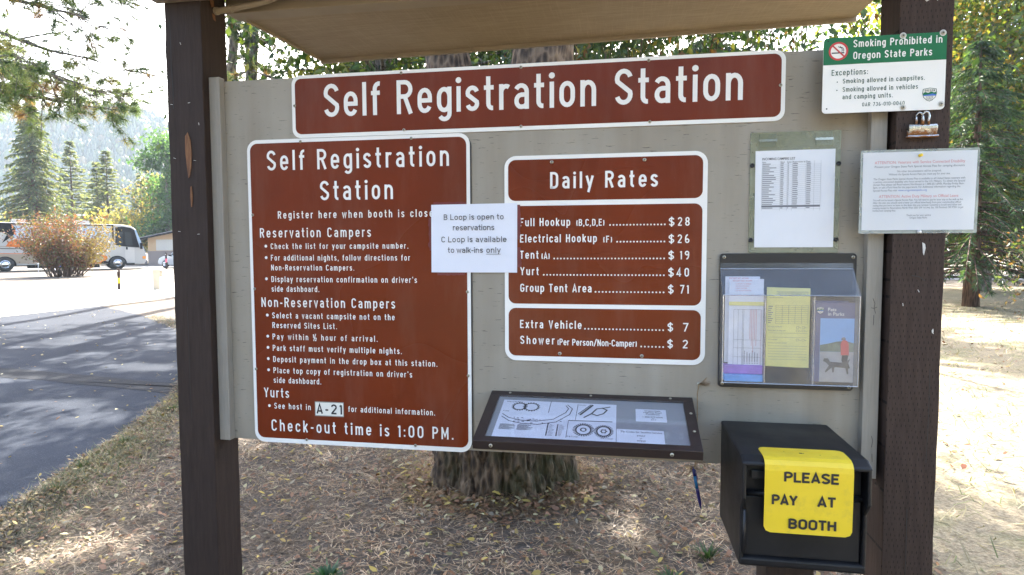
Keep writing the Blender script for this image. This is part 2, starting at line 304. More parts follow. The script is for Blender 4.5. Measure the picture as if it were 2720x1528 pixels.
# ------------------------------------------------------------------ lettering
def A(cx, cy, rx, ry, a0, a1):
    n = max(3, int(abs(a1-a0)/18)); return [(cx+rx*math.cos(rad(a0+(a1-a0)*k/n)), cy+ry*math.sin(rad(a0+(a1-a0)*k/n))) for k in range(n+1)]
LO = A(.225, .46, .16, .215, 0, 180)+A(.225, .28, .16, .215, 180, 360)+[(.385, .46)]
ST = [(.065, 0), (.065, 1)]; SS = A(.25, .72, .185, .215, 15, 200)+A(.25, .28, .185, .215, 20, -165)
CC = A(.25, .72, .185, .215, 8, 180)+A(.25, .28, .185, .215, 180, 352)
N6 = A(.25, .27, .185, .205, 0, 360)+[(.435, .27)]; N6b = [(.065, .27)]+A(.27, .45, .205, .485, 175, 75)
ARCH = [(.065, .40)]+A(.225, .46, .16, .215, 180, 0)+[(.385, 0)]
G = {'S': (.5, [SS]), 'R': (.5, [ST, [(.065, .935), (.24, .935)]+A(.25, .725, .185, .21, 90, -90)+[(.065, .515)], [(.25, .53), (.44, 0)]]),
 'B': (.5, [ST, [(.065, .935)]+A(.24, .73, .17, .205, 90, -90)+[(.065, .525)], [(.065, .53)]+A(.24, .295, .19, .23, 90, -90)+[(.065, .065)]]),
 'C': (.5, [CC]), 'D': (.49, [[(.065, 0), (.065, .935)]+A(.22, .72, .2, .215, 90, 0)+A(.22, .28, .2, .215, 0, -90)+[(.065, .065)]]),
 'E': (.45, [ST, [(.0, .935), (.43, .935)], [(.0, .065), (.43, .065)], [(.065, .52), (.38, .52)]]), 'F': (.44, [ST, [(.0, .935), (.43, .935)], [(.065, .5), (.36, .5)]]),
 'L': (.42, [ST, [(0, .065), (.42, .065)]]), 'T': (.44, [[(0, .935), (.44, .935)], [(.22, .9), (.22, 0)]]),
 'G': (.5, [CC[:-1]+[(.435, .28), (.435, .47)], [(.26, .46), (.5, .46)]]), 'H': (.49, [ST, [(.425, 0), (.425, 1)], [(.065, .52), (.425, .52)]]),
 'N': (.5, [ST, [(.435, 0), (.435, 1)], [(.05, .98), (.45, .02)]]), 'M': (.6, [ST, [(.535, 0), (.535, 1)], [(.06, .98), (.3, .25), (.54, .98)]]),
 'O': (.5, [A(.25, .7, .185, .235, 0, 180)+A(.25, .3, .185, .235, 180, 360)+[(.435, .7)]]), 'P': (.49, [ST, [(.065, .935), (.24, .935)]+A(.24, .705, .185, .23, 90, -90)+[(.065, .475)]]),
 'V': (.5, [[(.05, 1), (.25, .02), (.45, 1)]]), 'Y': (.5, [[(.04, 1), (.25, .45), (.46, 1)], [(.25, .48), (.25, 0)]]), 'A': (.52, [[(.05, 0), (.26, .97), (.47, 0)], [(.12, .27), (.4, .27)]]),
 '0': (.5, [A(.25, .7, .185, .235, 0, 180)+A(.25, .3, .185, .235, 180, 360)+[(.435, .7)]]), '1': (.21, [[(.14, 0), (.14, .96)], [(.14, .95), (.02, .8)]]),
 '2': (.5, [A(.25, .71, .185, .225, 170, -30)+[(.07, .065)], [(.03, .065), (.46, .065)]]), '3': (.48, [A(.24, .725, .17, .21, 160, -90), A(.24, .285, .185, .22, 90, -165)]),
 '4': (.52, [[(.36, 0), (.36, .97), (.05, .25), (.52, .25)]]), '6': (.5, [N6, N6b]), '7': (.46, [[(.02, .935), (.42, .935), (.16, 0)]]),
 '8': (.5, [A(.25, .725, .165, .21, 0, 360), A(.25, .285, .185, .22, 0, 360)]), '9': (.5, [[(.5-x, 1-z) for x, z in N6], [(.5-x, 1-z) for x, z in N6b]]),
 'a': (.43, [[(.365, 0), (.365, .5)]+A(.205, .5, .16, .175, 0, 155), [(.36, .41), (.21, .41)]+A(.2, .235, .135, .17, 95, 270)+[(.3, .075), (.36, .14)]]),
 'b': (.45, [ST, LO]), 'c': (.43, [A(.225, .46, .16, .215, 12, 180)+A(.225, .28, .16, .215, 180, 348)]), 'd': (.45, [[(.385, 0), (.385, 1)], LO]),
 'e': (.45, [[(.385, .31)]+A(.225, .46, .16, .215, 0, 180)+A(.225, .28, .16, .215, 180, 335), [(.08, .37), (.44, .37)]]), 'f': (.29, [A(.25, .77, .13, .165, 75, 180)+[(.12, 0)], [(0, .66), (.28, .66)]]),
 'g': (.45, [LO, [(.385, .74), (.385, -.03)]+A(.23, -.03, .155, .17, 0, -150)]), 'h': (.45, [ST, ARCH]), 'i': (.13, [[(.065, 0), (.065, .74)]]),
 'k': (.42, [ST, [(.37, .74), (.08, .27)], [(.17, .43), (.38, 0)]]), 'l': (.13, [ST]), 'm': (.67, [[(.065, 0), (.065, .74)], [(.065, .45)]+A(.2, .5, .135, .175, 180, 0)+[(.335, 0)], [(.335, .45)]+A(.47, .5, .135, .175, 180, 0)+[(.605, 0)]]),
 'n': (.45, [[(.065, 0), (.065, .74)], ARCH]), 'o': (.45, [LO]), 'p': (.45, [[(.065, -.25), (.065, .74)], LO]), 'r': (.3, [[(.065, 0), (.065, .74)], [(.065, .42)]+A(.21, .5, .145, .175, 180, 55)]),
 's': (.4, [A(.2, .525, .14, .15, 15, 200)+A(.2, .215, .14, .15, 20, -165)]), 't': (.3, [[(.13, .98), (.13, .2)]+A(.25, .2, .12, .135, 180, 280), [(0, .66), (.29, .66)]]),
 'u': (.45, [[(.065, .74)]+A(.225, .28, .16, .215, 180, 360), [(.385, 0), (.385, .74)]]), 'v': (.4, [[(.03, .74), (.2, .02), (.37, .74)]]), 'w': (.58, [[(.03, .74), (.16, .03), (.29, .68), (.42, .03), (.55, .74)]]),
 'x': (.42, [[(.04, .74), (.38, 0)], [(.38, .74), (.04, 0)]]), 'y': (.42, [[(.03, .74), (.22, .06)], [(.39, .74), (.13, -.25)]]),
 '.': (.14, [[(.07, 0), (.07, .14)]]), ',': (.14, [[(.07, .13), (.07, 0), (.02, -.13)]]), "'": (.13, [[(.065, 1), (.065, .77)]]), '-': (.24, [[(0, .4), (.24, .4)]]),
 '(': (.2, [A(.27, .42, .19, .62, 140, 220)]), ')': (.2, [A(-.07, .42, .19, .62, 40, -40)]), '/': (.42, [[(.03, -.06), (.39, 1.06)]]), ':': (.14, [[(.07, .05), (.07, .19)], [(.07, .5), (.07, .64)]]),
 '$': (.48, [[(x*.95, z) for x, z in SS], [(.2375, -.12), (.2375, 1.12)]]),
 '%': (.62, [[(.1, .42), (.1, 1.0)], [(.1, .99), (.02, .88)], [(.1, -.12), (.5, 1.1)], [(.38+x*.5, z*.52-.08) for x, z in A(.25, .71, .185, .225, 170, -30)+[(.05, .065), (.46, .065)]]])}
def strip(mb, pts, hw, sx, sz, ox, oz, y):
    if sx == 1 and oz == 0 and y > -.01: hw *= 1.5      # map lines
    P = []
    for x, z in pts:
        p = (ox+x*sx, oz+z*sz)
        if not P or math.hypot(p[0]-P[-1][0], p[1]-P[-1][1]) > 1e-5: P.append(p)
    n = len(P); v = []
    for i in range(n):
        def nd(a, b):
            dx, dz = b[0]-a[0], b[1]-a[1]; L = math.hypot(dx, dz) or 1e-9; return dx/L, dz/L
        d0 = nd(P[i-1], P[i]) if i else nd(P[0], P[1]); d1 = nd(P[i], P[i+1]) if i < n-1 else d0
        if math.hypot(P[0][0]-P[-1][0], P[0][1]-P[-1][1]) < 1e-6 and n > 3:
            if i == 0: d0 = nd(P[-2], P[-1])
            if i == n-1: d1 = nd(P[0], P[1])
        nx, nz = -(d0[1]+d1[1]), d0[0]+d1[0]; L = math.hypot(nx, nz) or 1e-9; nx /= L; nz /= L
        k = hw/max(.45, nx*-d1[1]+nz*d1[0]); v += [(P[i][0]+nx*k, y, P[i][1]+nz*k), (P[i][0]-nx*k, y, P[i][1]-nz*k)]
    mb.add(v, [(2*i, 2*i+1, 2*i+3, 2*i+2) for i in range(n-1)])
def disc(mb, x, z, r, y, n=12): mb.add([(x+r*math.cos(2*math.pi*k/n), y, z+r*math.sin(2*math.pi*k/n)) for k in range(n)], [tuple(range(n-1, -1, -1))])
def gothic(mb, text, x0, x1, z, cap, y, w=.128, k=1.0):
    n = len(text); nat = k*sum(G[c][0] for c in text if c != ' '); ns = text.count(' '); W = (x1-x0)/cap
    tr = (W-nat-ns*.22)/max(1, n-1)
    if n > 1 and tr < .07: k *= (W-(n-1)*.07-ns*.2)/nat; tr = .07
    if n == 1: k = W/nat
    x = x0
    for c in text:
        if c == ' ': x += (.22+tr)*cap; continue
        gw, st = G[c]
        for j, s in enumerate(st): strip(mb, s, w*cap/2, cap*k, cap, x, z, y-.00006*j)
        if c == 'i': disc(mb, x+.065*cap*k, z+.915*cap, .088*cap, y-.0001)
        x += (gw*k+tr)*cap
FC = {}
def sans(mb, text, x0, x1, z, cap, y, bold=0.0):
    """text of the built-in sans face fitted between x0 and x1 on the plane y"""
    cu = bpy.data.curves.new('t', 'FONT'); cu.body = text; cu.size = 1; cu.resolution_u = 2; cu.offset = bold
    ob = bpy.data.objects.new('t', cu); COL.objects.link(ob); dg = bpy.context.evaluated_depsgraph_get()
    me = bpy.data.meshes.new_from_object(ob.evaluated_get(dg)); bpy.data.objects.remove(ob); bpy.data.curves.remove(cu)
    vs = [v.co.copy() for v in me.vertices]; fs = [tuple(p.vertices) for p in me.polygons]; bpy.data.meshes.remove(me)
    if not vs: return
    a = min(v.x for v in vs); b = max(v.x for v in vs); sx = (x1-x0)/(b-a); sz = cap/.70
    mb.add([(x0+(v.x-a)*sx, y, z+v.y*sz) for v in vs], fs)

def screw(parent, x, z, y, r=.0052):
    s = MB().lathe([(r, 0), (r*.95, -.0012), (r*.7, -.0024), (.0001, -.0028)], (x, y, z), 'y', 14).build('screw', M['steel'], parent, smooth=True)
    m = MB().box(-r*.5, r*.5, -.0034, -.0026, -r*.13, r*.13, Matrix.Translation((x, y, z))).box(-r*.13, r*.13, -.00341, -.00261, -r*.5, r*.5, Matrix.Translation((x, y, z)))
    m.build('recess', M['slot'], s); return s

# ------------------------------------------------------------------ the kiosk (z = 0 is the ground)
K = empty('registration_kiosk', (1.238, .01, 0), 0, 'grey plywood notice board kiosk on two dark brown posts under a tan roof', 'kiosk')
def kp(mb, name, mat, **k):
    mb.v = [(x-1.238, y-.01, z) for x, y, z in mb.v]; return mb.build(name, mat, K, **k)
def kd(o): o.data.transform(Matrix.Translation((-1.238, -.01, 0)))
def post(x0, x1, mat, seed):
    r = random.Random(seed); n = 40; mb = MB(); v = []; f = []
    for i in range(n+1):
        z = -.02+2.58*i/n
        for cx, cy_ in ((x0, -.06), (x1, -.06), (x1, .08), (x0, .08)): v.append((cx+r.uniform(-.0012, .0012), cy_+r.uniform(-.001, .001), z))
    for i in range(n):
        for k in range(4): f.append((i*4+k, i*4+(k+1) % 4, (i+1)*4+(k+1) % 4, (i+1)*4+k))
    f += [(3, 2, 1, 0), tuple(n*4+k for k in range(4))]
    return kp(mb.add(v, f), 'post', mat, bevel=.003)
pl = post(0, .14, M['post'], 1); pl['label'] = 'smooth dark brown post with orange gouges'
pr = post(2.336, 2.476, M['post_inc'], 2); pr['label'] = 'dark brown post with rows of small slits'
def scar(pts, y=-.0622):
    m = MB().prism(pts, y, y+.0016); o = kp(m, 'bare_wood_patch', M['bare']); o.parent = pl; return o
scar([(.066, 1.945), (.076, 1.958), (.086, 1.93), (.089, 1.88), (.086, 1.84), (.078, 1.805), (.073, 1.80), (.068, 1.85), (.064, 1.90)])
scar([(.079, 1.77), (.085, 1.772), (.087, 1.735), (.083, 1.70), (.080, 1.70), (.078, 1.735)])
for q_ in ([(-.012, 2.425), (.010, 2.425), (.014, 2.405), (0, 2.399)], [(.002, 2.379), (.016, 2.377), (.020, 2.358), (.009, 2.360)]): o = kp(MB().prism(q_, .139, .1416, 'x'), 'bare_wood_patch', M['bare']); o.parent = pl
for pp, lst in ((pl, [(.018, 2.055, 8), (.085, 2.058, -6), (.022, 1.87, 20), (.10, 1.86, 10), (.03, 1.615, 10), (.105, 1.605, -4), (.06, 2.26, 70), (.12, 1.985, 80)]), (pr, [(2.43, 2.245, 60), (2.37, 1.385, 80), (2.452, 1.305, 75), (2.41, 1.425, 60)])):
    for x, z, a in lst:
        o = kp(MB().box(-.004, .004, -.0012, .001, -.0006, .0006, Matrix.Translation((x, -.0612, z)) @ Matrix.Rotation(rad(a), 4, 'Y')), 'staple', M['whitepaint']); o.parent = pp
for pts in ([(2.4, 2.245), (2.407, 2.262), (2.411, 2.245), (2.404, 2.241)], [(2.418, 1.535), (2.4155, 1.565), (2.4225, 1.56), (2.4245, 1.549), (2.4205, 1.528)], [(2.449, 1.31), (2.452, 1.316), (2.4535, 1.308), (2.45, 1.303)]):
    o = kp(MB().prism(pts, -.0621, -.0605), 'paper_scrap', M['whitepaint']); o.parent = pr
def crack_line(parent, pts, y, w=.0011):
    m = MB(); strip(m, pts, w, 1, 1, 0, 0, y-.02); m.v = [(x, y, z) for x, _, z in m.v]; o = kp(m, 'crack', M['slot']); o.parent = parent
crack_line(pl, [(.022, 2.34), (.0235, 2.28), (.0225, 2.2), (.026, 2.12), (.0255, 2.04)], -.0625); crack_line(pl, [(.052, 1.35), (.0535, 1.22), (.052, 1.08), (.0545, .95)], -.0625, .0007)
crack_line(pr, [(2.39, 1.47), (2.41, 1.466), (2.425, 1.455)], -.0625, .0012); crack_line(pr, [(2.447, 1.20), (2.4485, 1.06), (2.446, .92)], -.0625, .0008); crack_line(pr, [(2.40, .78), (2.4015, .6), (2.399, .4)], -.0625, .0009)
kp(MB().box(.1402, 2.3358, 0, .018, .865, 2.1413), 'board', M['ply'], bevel=.0012)
kp(MB().box(.1403, .1815, -.03, -.0003, .866, 2.15), 'batten', M['taupe'], bevel=.002)
bt = kp(MB().box(2.281, 2.3255, -.03, -.0003, .853, 2.145), 'batten', M['taupe'], bevel=.002)
for p_ in ([(2.30, 1.40), (2.306, 1.385), (2.304, 1.37), (2.309, 1.355)], [(2.296, 1.372), (2.304, 1.37), (2.312, 1.374)], [(2.304, 1.35), (2.3035, 1.32)], [(2.308, .985), (2.312, .97), (2.309, .95)], [(2.311, .93), (2.3125, .905)]): crack_line(bt, p_, -.0312, .0006)
# header on the posts' front, beam between the posts, flat soffit behind it, roof
kp(MB().box(-.024, 2.5, -.1, -.0605, 2.398, 2.56), 'header', M['beam'], bevel=.003)
kp(MB().box(.1405, 2.3355, .08, .155, 2.405, 2.53), 'beam', M['beam'], bevel=.003)
def slope(x): return 2.4505+(x-.159)*.0196
q = MB()
for (x, y, dz) in ((.159, .157, -.030), (2.499, .157, -.030), (2.499, .8, .0), (.159, .8, .0)): q.v.append((x, y, slope(x)+dz))
q.v += [(x, y, z+.018) for x, y, z in q.v]; q.f = [(3, 2, 1, 0), (4, 5, 6, 7), (0, 1, 5, 4), (1, 2, 6, 5), (2, 3, 7, 6), (3, 0, 4, 7)]
kp(q, 'soffit', M['soffit'])
q = MB()
q.v = [(x, y, slope(x)+dz) for y in (.8003, .818) for dz in (-.016, .09) for x in (.149, 2.509)]
q.f = [(0, 1, 3, 2), (4, 6, 7, 5), (0, 4, 5, 1), (2, 3, 7, 6), (0, 2, 6, 4), (1, 5, 7, 3)]; kp(q, 'fascia', M['beam'])
q = MB(); q.v = [(x, y, slope(.159)+(y-.8)*.047+dz) for x in (.149, .1588) for dz in (-.008, .08) for y in (.157, .80)]
q.f = [(0, 1, 3, 2), (4, 6, 7, 5), (0, 4, 5, 1), (2, 3, 7, 6), (0, 2, 6, 4), (1, 5, 7, 3)]; kp(q, 'fascia', M['beam'])
kp(MB().box(.145, 2.33, -.0602, .0797, 2.50, 2.515), 'soffit', M['soffit'])
kp(MB().prism([(-.62, 2.60), (-.62, 2.66), (.1, 2.95), (.1, 2.89)], -.25, 2.75, 'x').prism([(.1, 2.89), (.1, 2.95), (.84, 2.66), (.84, 2.60)], .152, 2.506, 'x'), 'roof', M['barkr'])
cpts = [(.1405, .02, 2.393), (.155, .018, 2.392), (.1706, .015, 2.392), (.1926, .015, 2.394), (.2261, .015, 2.397), (.2436, .015, 2.400), (.3014, .015, 2.4063), (.3444, .015, 2.4136), (.3802, .015, 2.424), (.43, .03, 2.455), (.46, .05, 2.4995)]
co = kp(MB().tube(cpts, .0105, 12), 'conduit', M['beam'], smooth=True)
for a, b, r in (((.141, .02, 2.393), (.152, .018, 2.392), .0135), ((.199, .015, 2.3945), (.209, .015, 2.3955), .0135)):
    c2 = kp(MB().tube([a, b], r, 12), 'coupling', M['beam']); c2.parent = co

# ------------------------------------------------------------------ signs
def plate(name, x0, x1, z0, z1, r, y, label, cat, mat='swhite', t=.004, edge=None):
    e = empty(name, (0, 0, 0), 0, label, cat)
    o = MB().prism(rrect(x0, x1, z0, z1, r), y, y+t).build('sheet', M[mat], e); return e
def panel(e, x0, x1, z0, z1, r, y, mat='brown', name='panel'): return MB().prism(rrect(x0, x1, z0, z1, r), y, y+.0006).build(name, M[mat], e)
TS = plate('title_sign', .4383, 2.047, 1.9347, 2.1465, .030, -.0045, 'wide brown sign reading Self Registration Station along the top of the board', 'sign')
panel(TS, .4505, 2.035, 1.9475, 2.1355, .022, -.0052)
mb = MB(); gothic(mb, 'Self Registration Station', .5565, 1.9245, 2.0021, .1114, -.0057); mb.build('lettering', M['swhite'], TS)
for x, z in [(.448, 2.045), (.8344, 2.1375), (.8414, 1.9497), (2.0333, 2.0412), (1.2392, 2.1352), (1.2388, 1.947), (1.6423, 2.1353), (1.6476, 1.9463)]: screw(TS, x, z, -.0052)

IS = plate('instruction_sign', .2633, 1.0676, .859, 1.9330, .038, -.0045, 'tall brown instruction sign headed Self Registration Station over four rules sections, left on the board', 'sign')
MB().prism(rrect(.27, 1.0722, .866, 1.925, .036), -.0042, -.0004).build('backing_plate', M['backing'], IS)
panel(IS, .275, 1.0555, .875, 1.9205, .027, -.0052)
mb = MB()
for a in [('Self Registration', .3386, .9966, 1.8262, .0688), ('Station', .5357, .7997, 1.7197, .0665), ('Register here when booth is closed', .3754, .9588, 1.6584, .0257), ('Reservation Campers', .3049, .7185, 1.5926, .0332),
 ('Check the list for your campsite number.', .345, .8512, 1.5521, .0199), ('For additional nights, follow directions for', .3446, .857, 1.5116, .02), ('Non-Reservation Campers.', .3447, .6556, 1.4769, .02),
 ("Display reservation confirmation on driver's", .3443, .8803, 1.4358, .0204), ('side dashboard.', .3441, .5245, 1.4017, .0205), ('Non-Reservation Campers', .3033, .8015, 1.3473, .0337), ('Select a vacant campsite not on the', .3437, .7991, 1.3072, .0206),
 ('Reserved Sites List.', .3434, .5876, 1.2724, .0206), ('Pay within % hour of arrival.', .343, .7364, 1.2315, .0207), ('Park staff must verify multiple nights.', .3426, .8231, 1.1909, .0207), ('Deposit payment in the drop box at this station.', .343, .9492, 1.1506, .0208),
 ("Place top copy of registration on driver's", .343, .859, 1.1105, .0208), ('side dashboard.', .3428, .5243, 1.0753, .0208), ('Yurts', .304, .4005, 1.0224, .0343), ('See host in', .3424, .4825, .9821, .021), ('for additional information.', .6241, .9389, .9819, .0205), ('Check-out time is 1:00 PM.', .3296, 1.0035, .9011, .0418)]: gothic(mb, *a, -.0057, .14 if a[4] < .03 else .128)
for x, z in [(.3262, 1.5624), (.3262, 1.5221), (.3251, 1.4472), (.3248, 1.3181), (.3241, 1.2426), (.3241, 1.2023), (.3241, 1.1619), (.324, 1.1217), (.3234, .9921)]: disc(mb, x, z, .0052, -.0057, 14)
mb.build('lettering', M['swhite'], IS)
for x, z in [(.4667, 1.9228), (.8664, 1.9209), (.2786, 1.6723), (.2782, 1.4109), (.2752, 1.1232), (1.0561, 1.4069), (.4643, .8746), (.8677, .8743), (1.0567, 1.1234)]: screw(IS, x, z, -.0052)
SK = empty('sticker', (0, 0, 0), 0, 'small cream sticker reading A-21 stuck on the tall brown instruction sign', 'sticker')
MB().box(.4985, .6075, -.0062, -.0056, .962, 1.0145).build('film', M['taupe'], SK)
MB().box(.5012, .6055, -.0069, -.0063, .9655, 1.0112).build('face', M['sticker'], SK)
mb = MB(); gothic(mb, 'A-21', .5055, .6015, .9715, .0345, -.0073, .17, 1.3); mb.build('lettering', M['ink'], SK)

RS = plate('rates_sign', 1.1833, 1.8252, 1.1801, 1.8521, .038, -.0045, 'brown Daily Rates price sign with three panels in the middle of the board', 'sign')
for z0, z1 in ((1.7065, 1.8392), (1.3697, 1.690), (1.1965, 1.3553)): panel(RS, 1.1960, 1.8110, z0, z1, .024, -.0052)
mb = MB()
for a in [('Daily Rates', 1.3343, 1.6737, 1.7443, .0527), ('Full Hookup', 1.2352, 1.3989, 1.6240, .0259), ('(B,C,D,E)', 1.4188, 1.5087, 1.6235, .0217), ('Electrical Hookup', 1.235, 1.4847, 1.5709, .026), ('(F)', 1.5052, 1.5333, 1.5695, .0216), ('Tent', 1.2349, 1.2962, 1.5176, .0261), ('(A)', 1.3057, 1.3328, 1.5165, .0221),
 ('Yurt', 1.2358, 1.2968, 1.4638, .0262), ('Group Tent Area', 1.2355, 1.4684, 1.4088, .0266), ('Extra Vehicle', 1.2345, 1.4368, 1.289, .0265), ('Shower', 1.2351, 1.3485, 1.2362, .0266), ('(Per Person/Non-Camper)', 1.3584, 1.6139, 1.2345, .0214)]: gothic(mb, *a, -.0057, .145)
for z, v, x in ((1.6208, '28', 1.7365), (1.5667, '26', 1.7367), (1.5153, '19', 1.7452), (1.4614, '40', 1.7349), (1.4076, '71', 1.7460), (1.2872, '7', 1.7563), (1.2335, '2', 1.7561)):
    gothic(mb, '$', 1.7086, 1.7273, z+.0005, .0252, -.0057, .15); gothic(mb, v, x, 1.7728, z, .027, -.0057, .14)
for x0, x1, z, n in [(1.5266, 1.697, 1.6255, 17), (1.5493, 1.6964, 1.5718, 15), (1.3474, 1.6961, 1.5182, 33), (1.3132, 1.6958, 1.4651, 36), (1.4815, 1.6957, 1.4107, 20), (1.4481, 1.6958, 1.29, 23), (1.6277, 1.6964, 1.236, 7)]:
    for k in range(n): disc(mb, x0+(x1-x0)*k/(n-1), z, .0028, -.0057, 8)
mb.build('lettering', M['swhite'], RS)
for x, z in [(1.3391, 1.8295), (1.6325, 1.8289), (1.3659, 1.2068), (1.6299, 1.2055)]: screw(RS, x, z, -.0057, .006)

NS = plate('smoking_sign', 2.1345, 2.4575, 1.9395, 2.1535, .011, -.0655, 'green and white sign reading Smoking Prohibited, screwed to the right post top', 'sign', t=.003)
m = MB(); pts = [p for p in rrect(2.1347, 2.4573, 1.94, 2.1533, .011) if p[1] > 2.1]
m.prism([(2.1347, 2.0772)]+[p for p in pts]+[(2.4573, 2.0772)], -.0661, -.0655); m.build('panel', M['sgreen'], NS)
mb = MB(); gothic(mb, 'Smoking Prohibited in', 2.2142, 2.4454, 2.124, .0205, -.0666, .15); gothic(mb, 'Oregon State Parks', 2.2147, 2.4203, 2.0905, .0205, -.0666, .15); mb.build('lettering', M['swhite'], NS)
mb = MB(); gothic(mb, 'Exceptions:', 2.1579, 2.2551, 2.0465, .0165, -.0661, .125)
for a in [('Smoking allowed in campsites.', 2.1886, 2.4041, 2.0233, .0134), ('Smoking allowed in vehicles', 2.1887, 2.3872, 1.9995, .0134), ('and camping units.', 2.1888, 2.3222, 1.9785, .0134), ('OAR 736-010-0040', 2.2422, 2.3539, 1.9560, .0108)]: gothic(mb, *a, -.0661, .13)
disc(mb, 2.1737, 2.0278, .0018, -.0661, 8); disc(mb, 2.1733, 2.0045, .0018, -.0661, 8); mb.build('lettering', M['dkgreen'], NS)
e = MB(); disc(e, 2.1742, 2.1150, .0232, -.0665, 28); em = e.build('emblem', M['swhite'], NS)
m = MB(); m.box(2.156, 2.190, -.0670, -.0667, 2.1085, 2.1118)
for sx, ph in ((2.183, 0), (2.187, .4)): strip(m, [(sx+.0015*math.sin(k*.9+ph)-(.005 if k > 4 else 0)-.0012*max(0, k-4), 2.1135+.0026*k) for k in range(7)], .0009, 1, 1, 0, 0, -.0669)
m.build('cigarette', M['ink'], em)
m = MB(); strip(m, [(2.1742+.0235*math.cos(2*math.pi*k/32), 2.115+.0235*math.sin(2*math.pi*k/32)) for k in range(33)], .0027, 1, 1, 0, 0, -.0672); strip(m, [(2.1576, 2.1316), (2.1908, 2.0984)], .0021, 1, 1, 0, 0, -.0675); m.build('prohibition_ring', M['red'], em)
def shield(parent, cx, cz, s, y):
    pts = [(-.46, .42), (0, .5), (.46, .42), (.5, .1), (.42, -.2), (.2, -.42), (0, -.5), (-.2, -.42), (-.42, -.2), (-.5, .1)]
    P = lambda k, q=pts: [(cx+x*s*k, cz+z*s*k) for x, z in q]
    o = MB().add([(x, y, z) for x, z in P(1)], [tuple(range(10))]).build('crest', M['dkgreen'], parent)
    MB().add([(x, y-.0003, z) for x, z in P(.92)], [tuple(range(10))]).build('field', M['sticker'], o)
    MB().add([(cx+a*s, y-.0006, cz+b*s) for a, b in [(-.44, .12), (-.3, .2), (-.1, .12), (.1, .22), (.3, .14), (.44, .2), (.44, -.02), (-.44, -.02)]], [tuple(range(8))]).build('hills_band', M['sgreen'], o)
    MB().add([(cx+a*s, y-.0009, cz+b*s) for a, b in [(-.44, -.02), (-.1, .0), (.2, .06), (.44, .0), (.40, -.1), (-.40, -.1)]], [tuple(range(6))]).build('water_band', M['blueink'], o)
    m = MB(); gothic(m, 'OREGON', cx-.34*s, cx+.34*s, cz+.22*s, .15*s, y-.0009, .17); gothic(m, 'STATE', cx-.22*s, cx+.22*s, cz-.24*s, .11*s, y-.0009, .17); gothic(m, 'PARS', cx-.2*s, cx+.2*s, cz-.38*s, .11*s, y-.0009, .17) if 0 else sans(m, 'PARKS', cx-.2*s, cx+.2*s, cz-.38*s, .11*s, y-.0009); m.build('lettering', M['ink'], o)
shield(NS, 2.4180, 1.9818, .038, -.0660)
for x, z in ((2.3441, 2.149), (2.4467, 2.1508), (2.3496, 1.9489), (2.4484, 1.9544)):
    MB().lathe([(.0088, 0), (.0088, -.001), (.003, -.0012)], (x, -.0656, z), 'y', 16).build('washer', M['whitepaint'], NS); screw(NS, x, z, -.0668, .006)
m = MB(); disc(m, 2.1461, 2.1448, .0022, -.0666); disc(m, 2.1469, 1.9527, .0022, -.0660); m.build('bolt_hole', M['slot'], NS)

# taped paper note
NO = empty('paper_note', (0, 0, 0), 0, 'white paper note about B Loop and C Loop taped across both brown signs', 'note')
m = MB(); nx, nz = 12, 8
for j in range(nz+1):
    for i in range(nx+1):
        u, v = i/nx, j/nz; m.v.append((.9335+.292*u+.0012*(v-.5), -.0068-.0008*math.sin(u*5+1)-.0006*math.sin(v*4), 1.472+.227*v+.002*(u-.5)*v))
m.f = [(j*(nx+1)+i, j*(nx+1)+i+1, (j+1)*(nx+1)+i+1, (j+1)*(nx+1)+i) for j in range(nz) for i in range(nx)]; m.build('sheet', M['paper'], NO, smooth=True)
mb = MB(); Y = -.0092
for a in [('B Loop is open to', .977, 1.1814, 1.6468, .0188), ('reservations', 1.0082, 1.1503, 1.612, .0188), ('C Loop is available', .9683, 1.1908, 1.5727, .0189), ('to walk-ins', .9903, 1.1115, 1.5372, .0189), ('only', 1.122, 1.1706, 1.5372, .0189)]: gothic(mb, *a, Y, .115, 1.5)
mb.box(1.122, 1.1706, Y, Y+.0002, 1.5322, 1.5334); mb.build('lettering', M['ink'], NO)
def jag(x0, x1, z0, z1, side, sd):
    r = random.Random(sd); n = 14
    if side in 'tb': a = [(x0+(x1-x0)*k/n, (z1 if side == 't' else z0)+r.uniform(-.0012, .0012)) for k in range(n+1)]; z = z0 if side == 't' else z1; return a+[(x1, z), (x0, z)]
    a = [((x0 if side == 'l' else x1)+r.uniform(-.003, .002), z0+(z1-z0)*k/n) for k in range(n+1)]; x = x1 if side == 'l' else x0; return a+[(x, z1), (x, z0)]
for args in ((.941, 1.0555, 1.695, 1.7065, 't', 1), (.925, .938, 1.545, 1.655, 'l', 2), (.953, 1.047, 1.4625, 1.476, 'b', 3), (1.222, 1.2375, 1.582, 1.694, 'r', 4), (1.222, 1.2380, 1.49, 1.555, 'r', 5)):
    MB().prism(jag(*args), -.0060, -.0057).build('tape', M['tape'], NO)

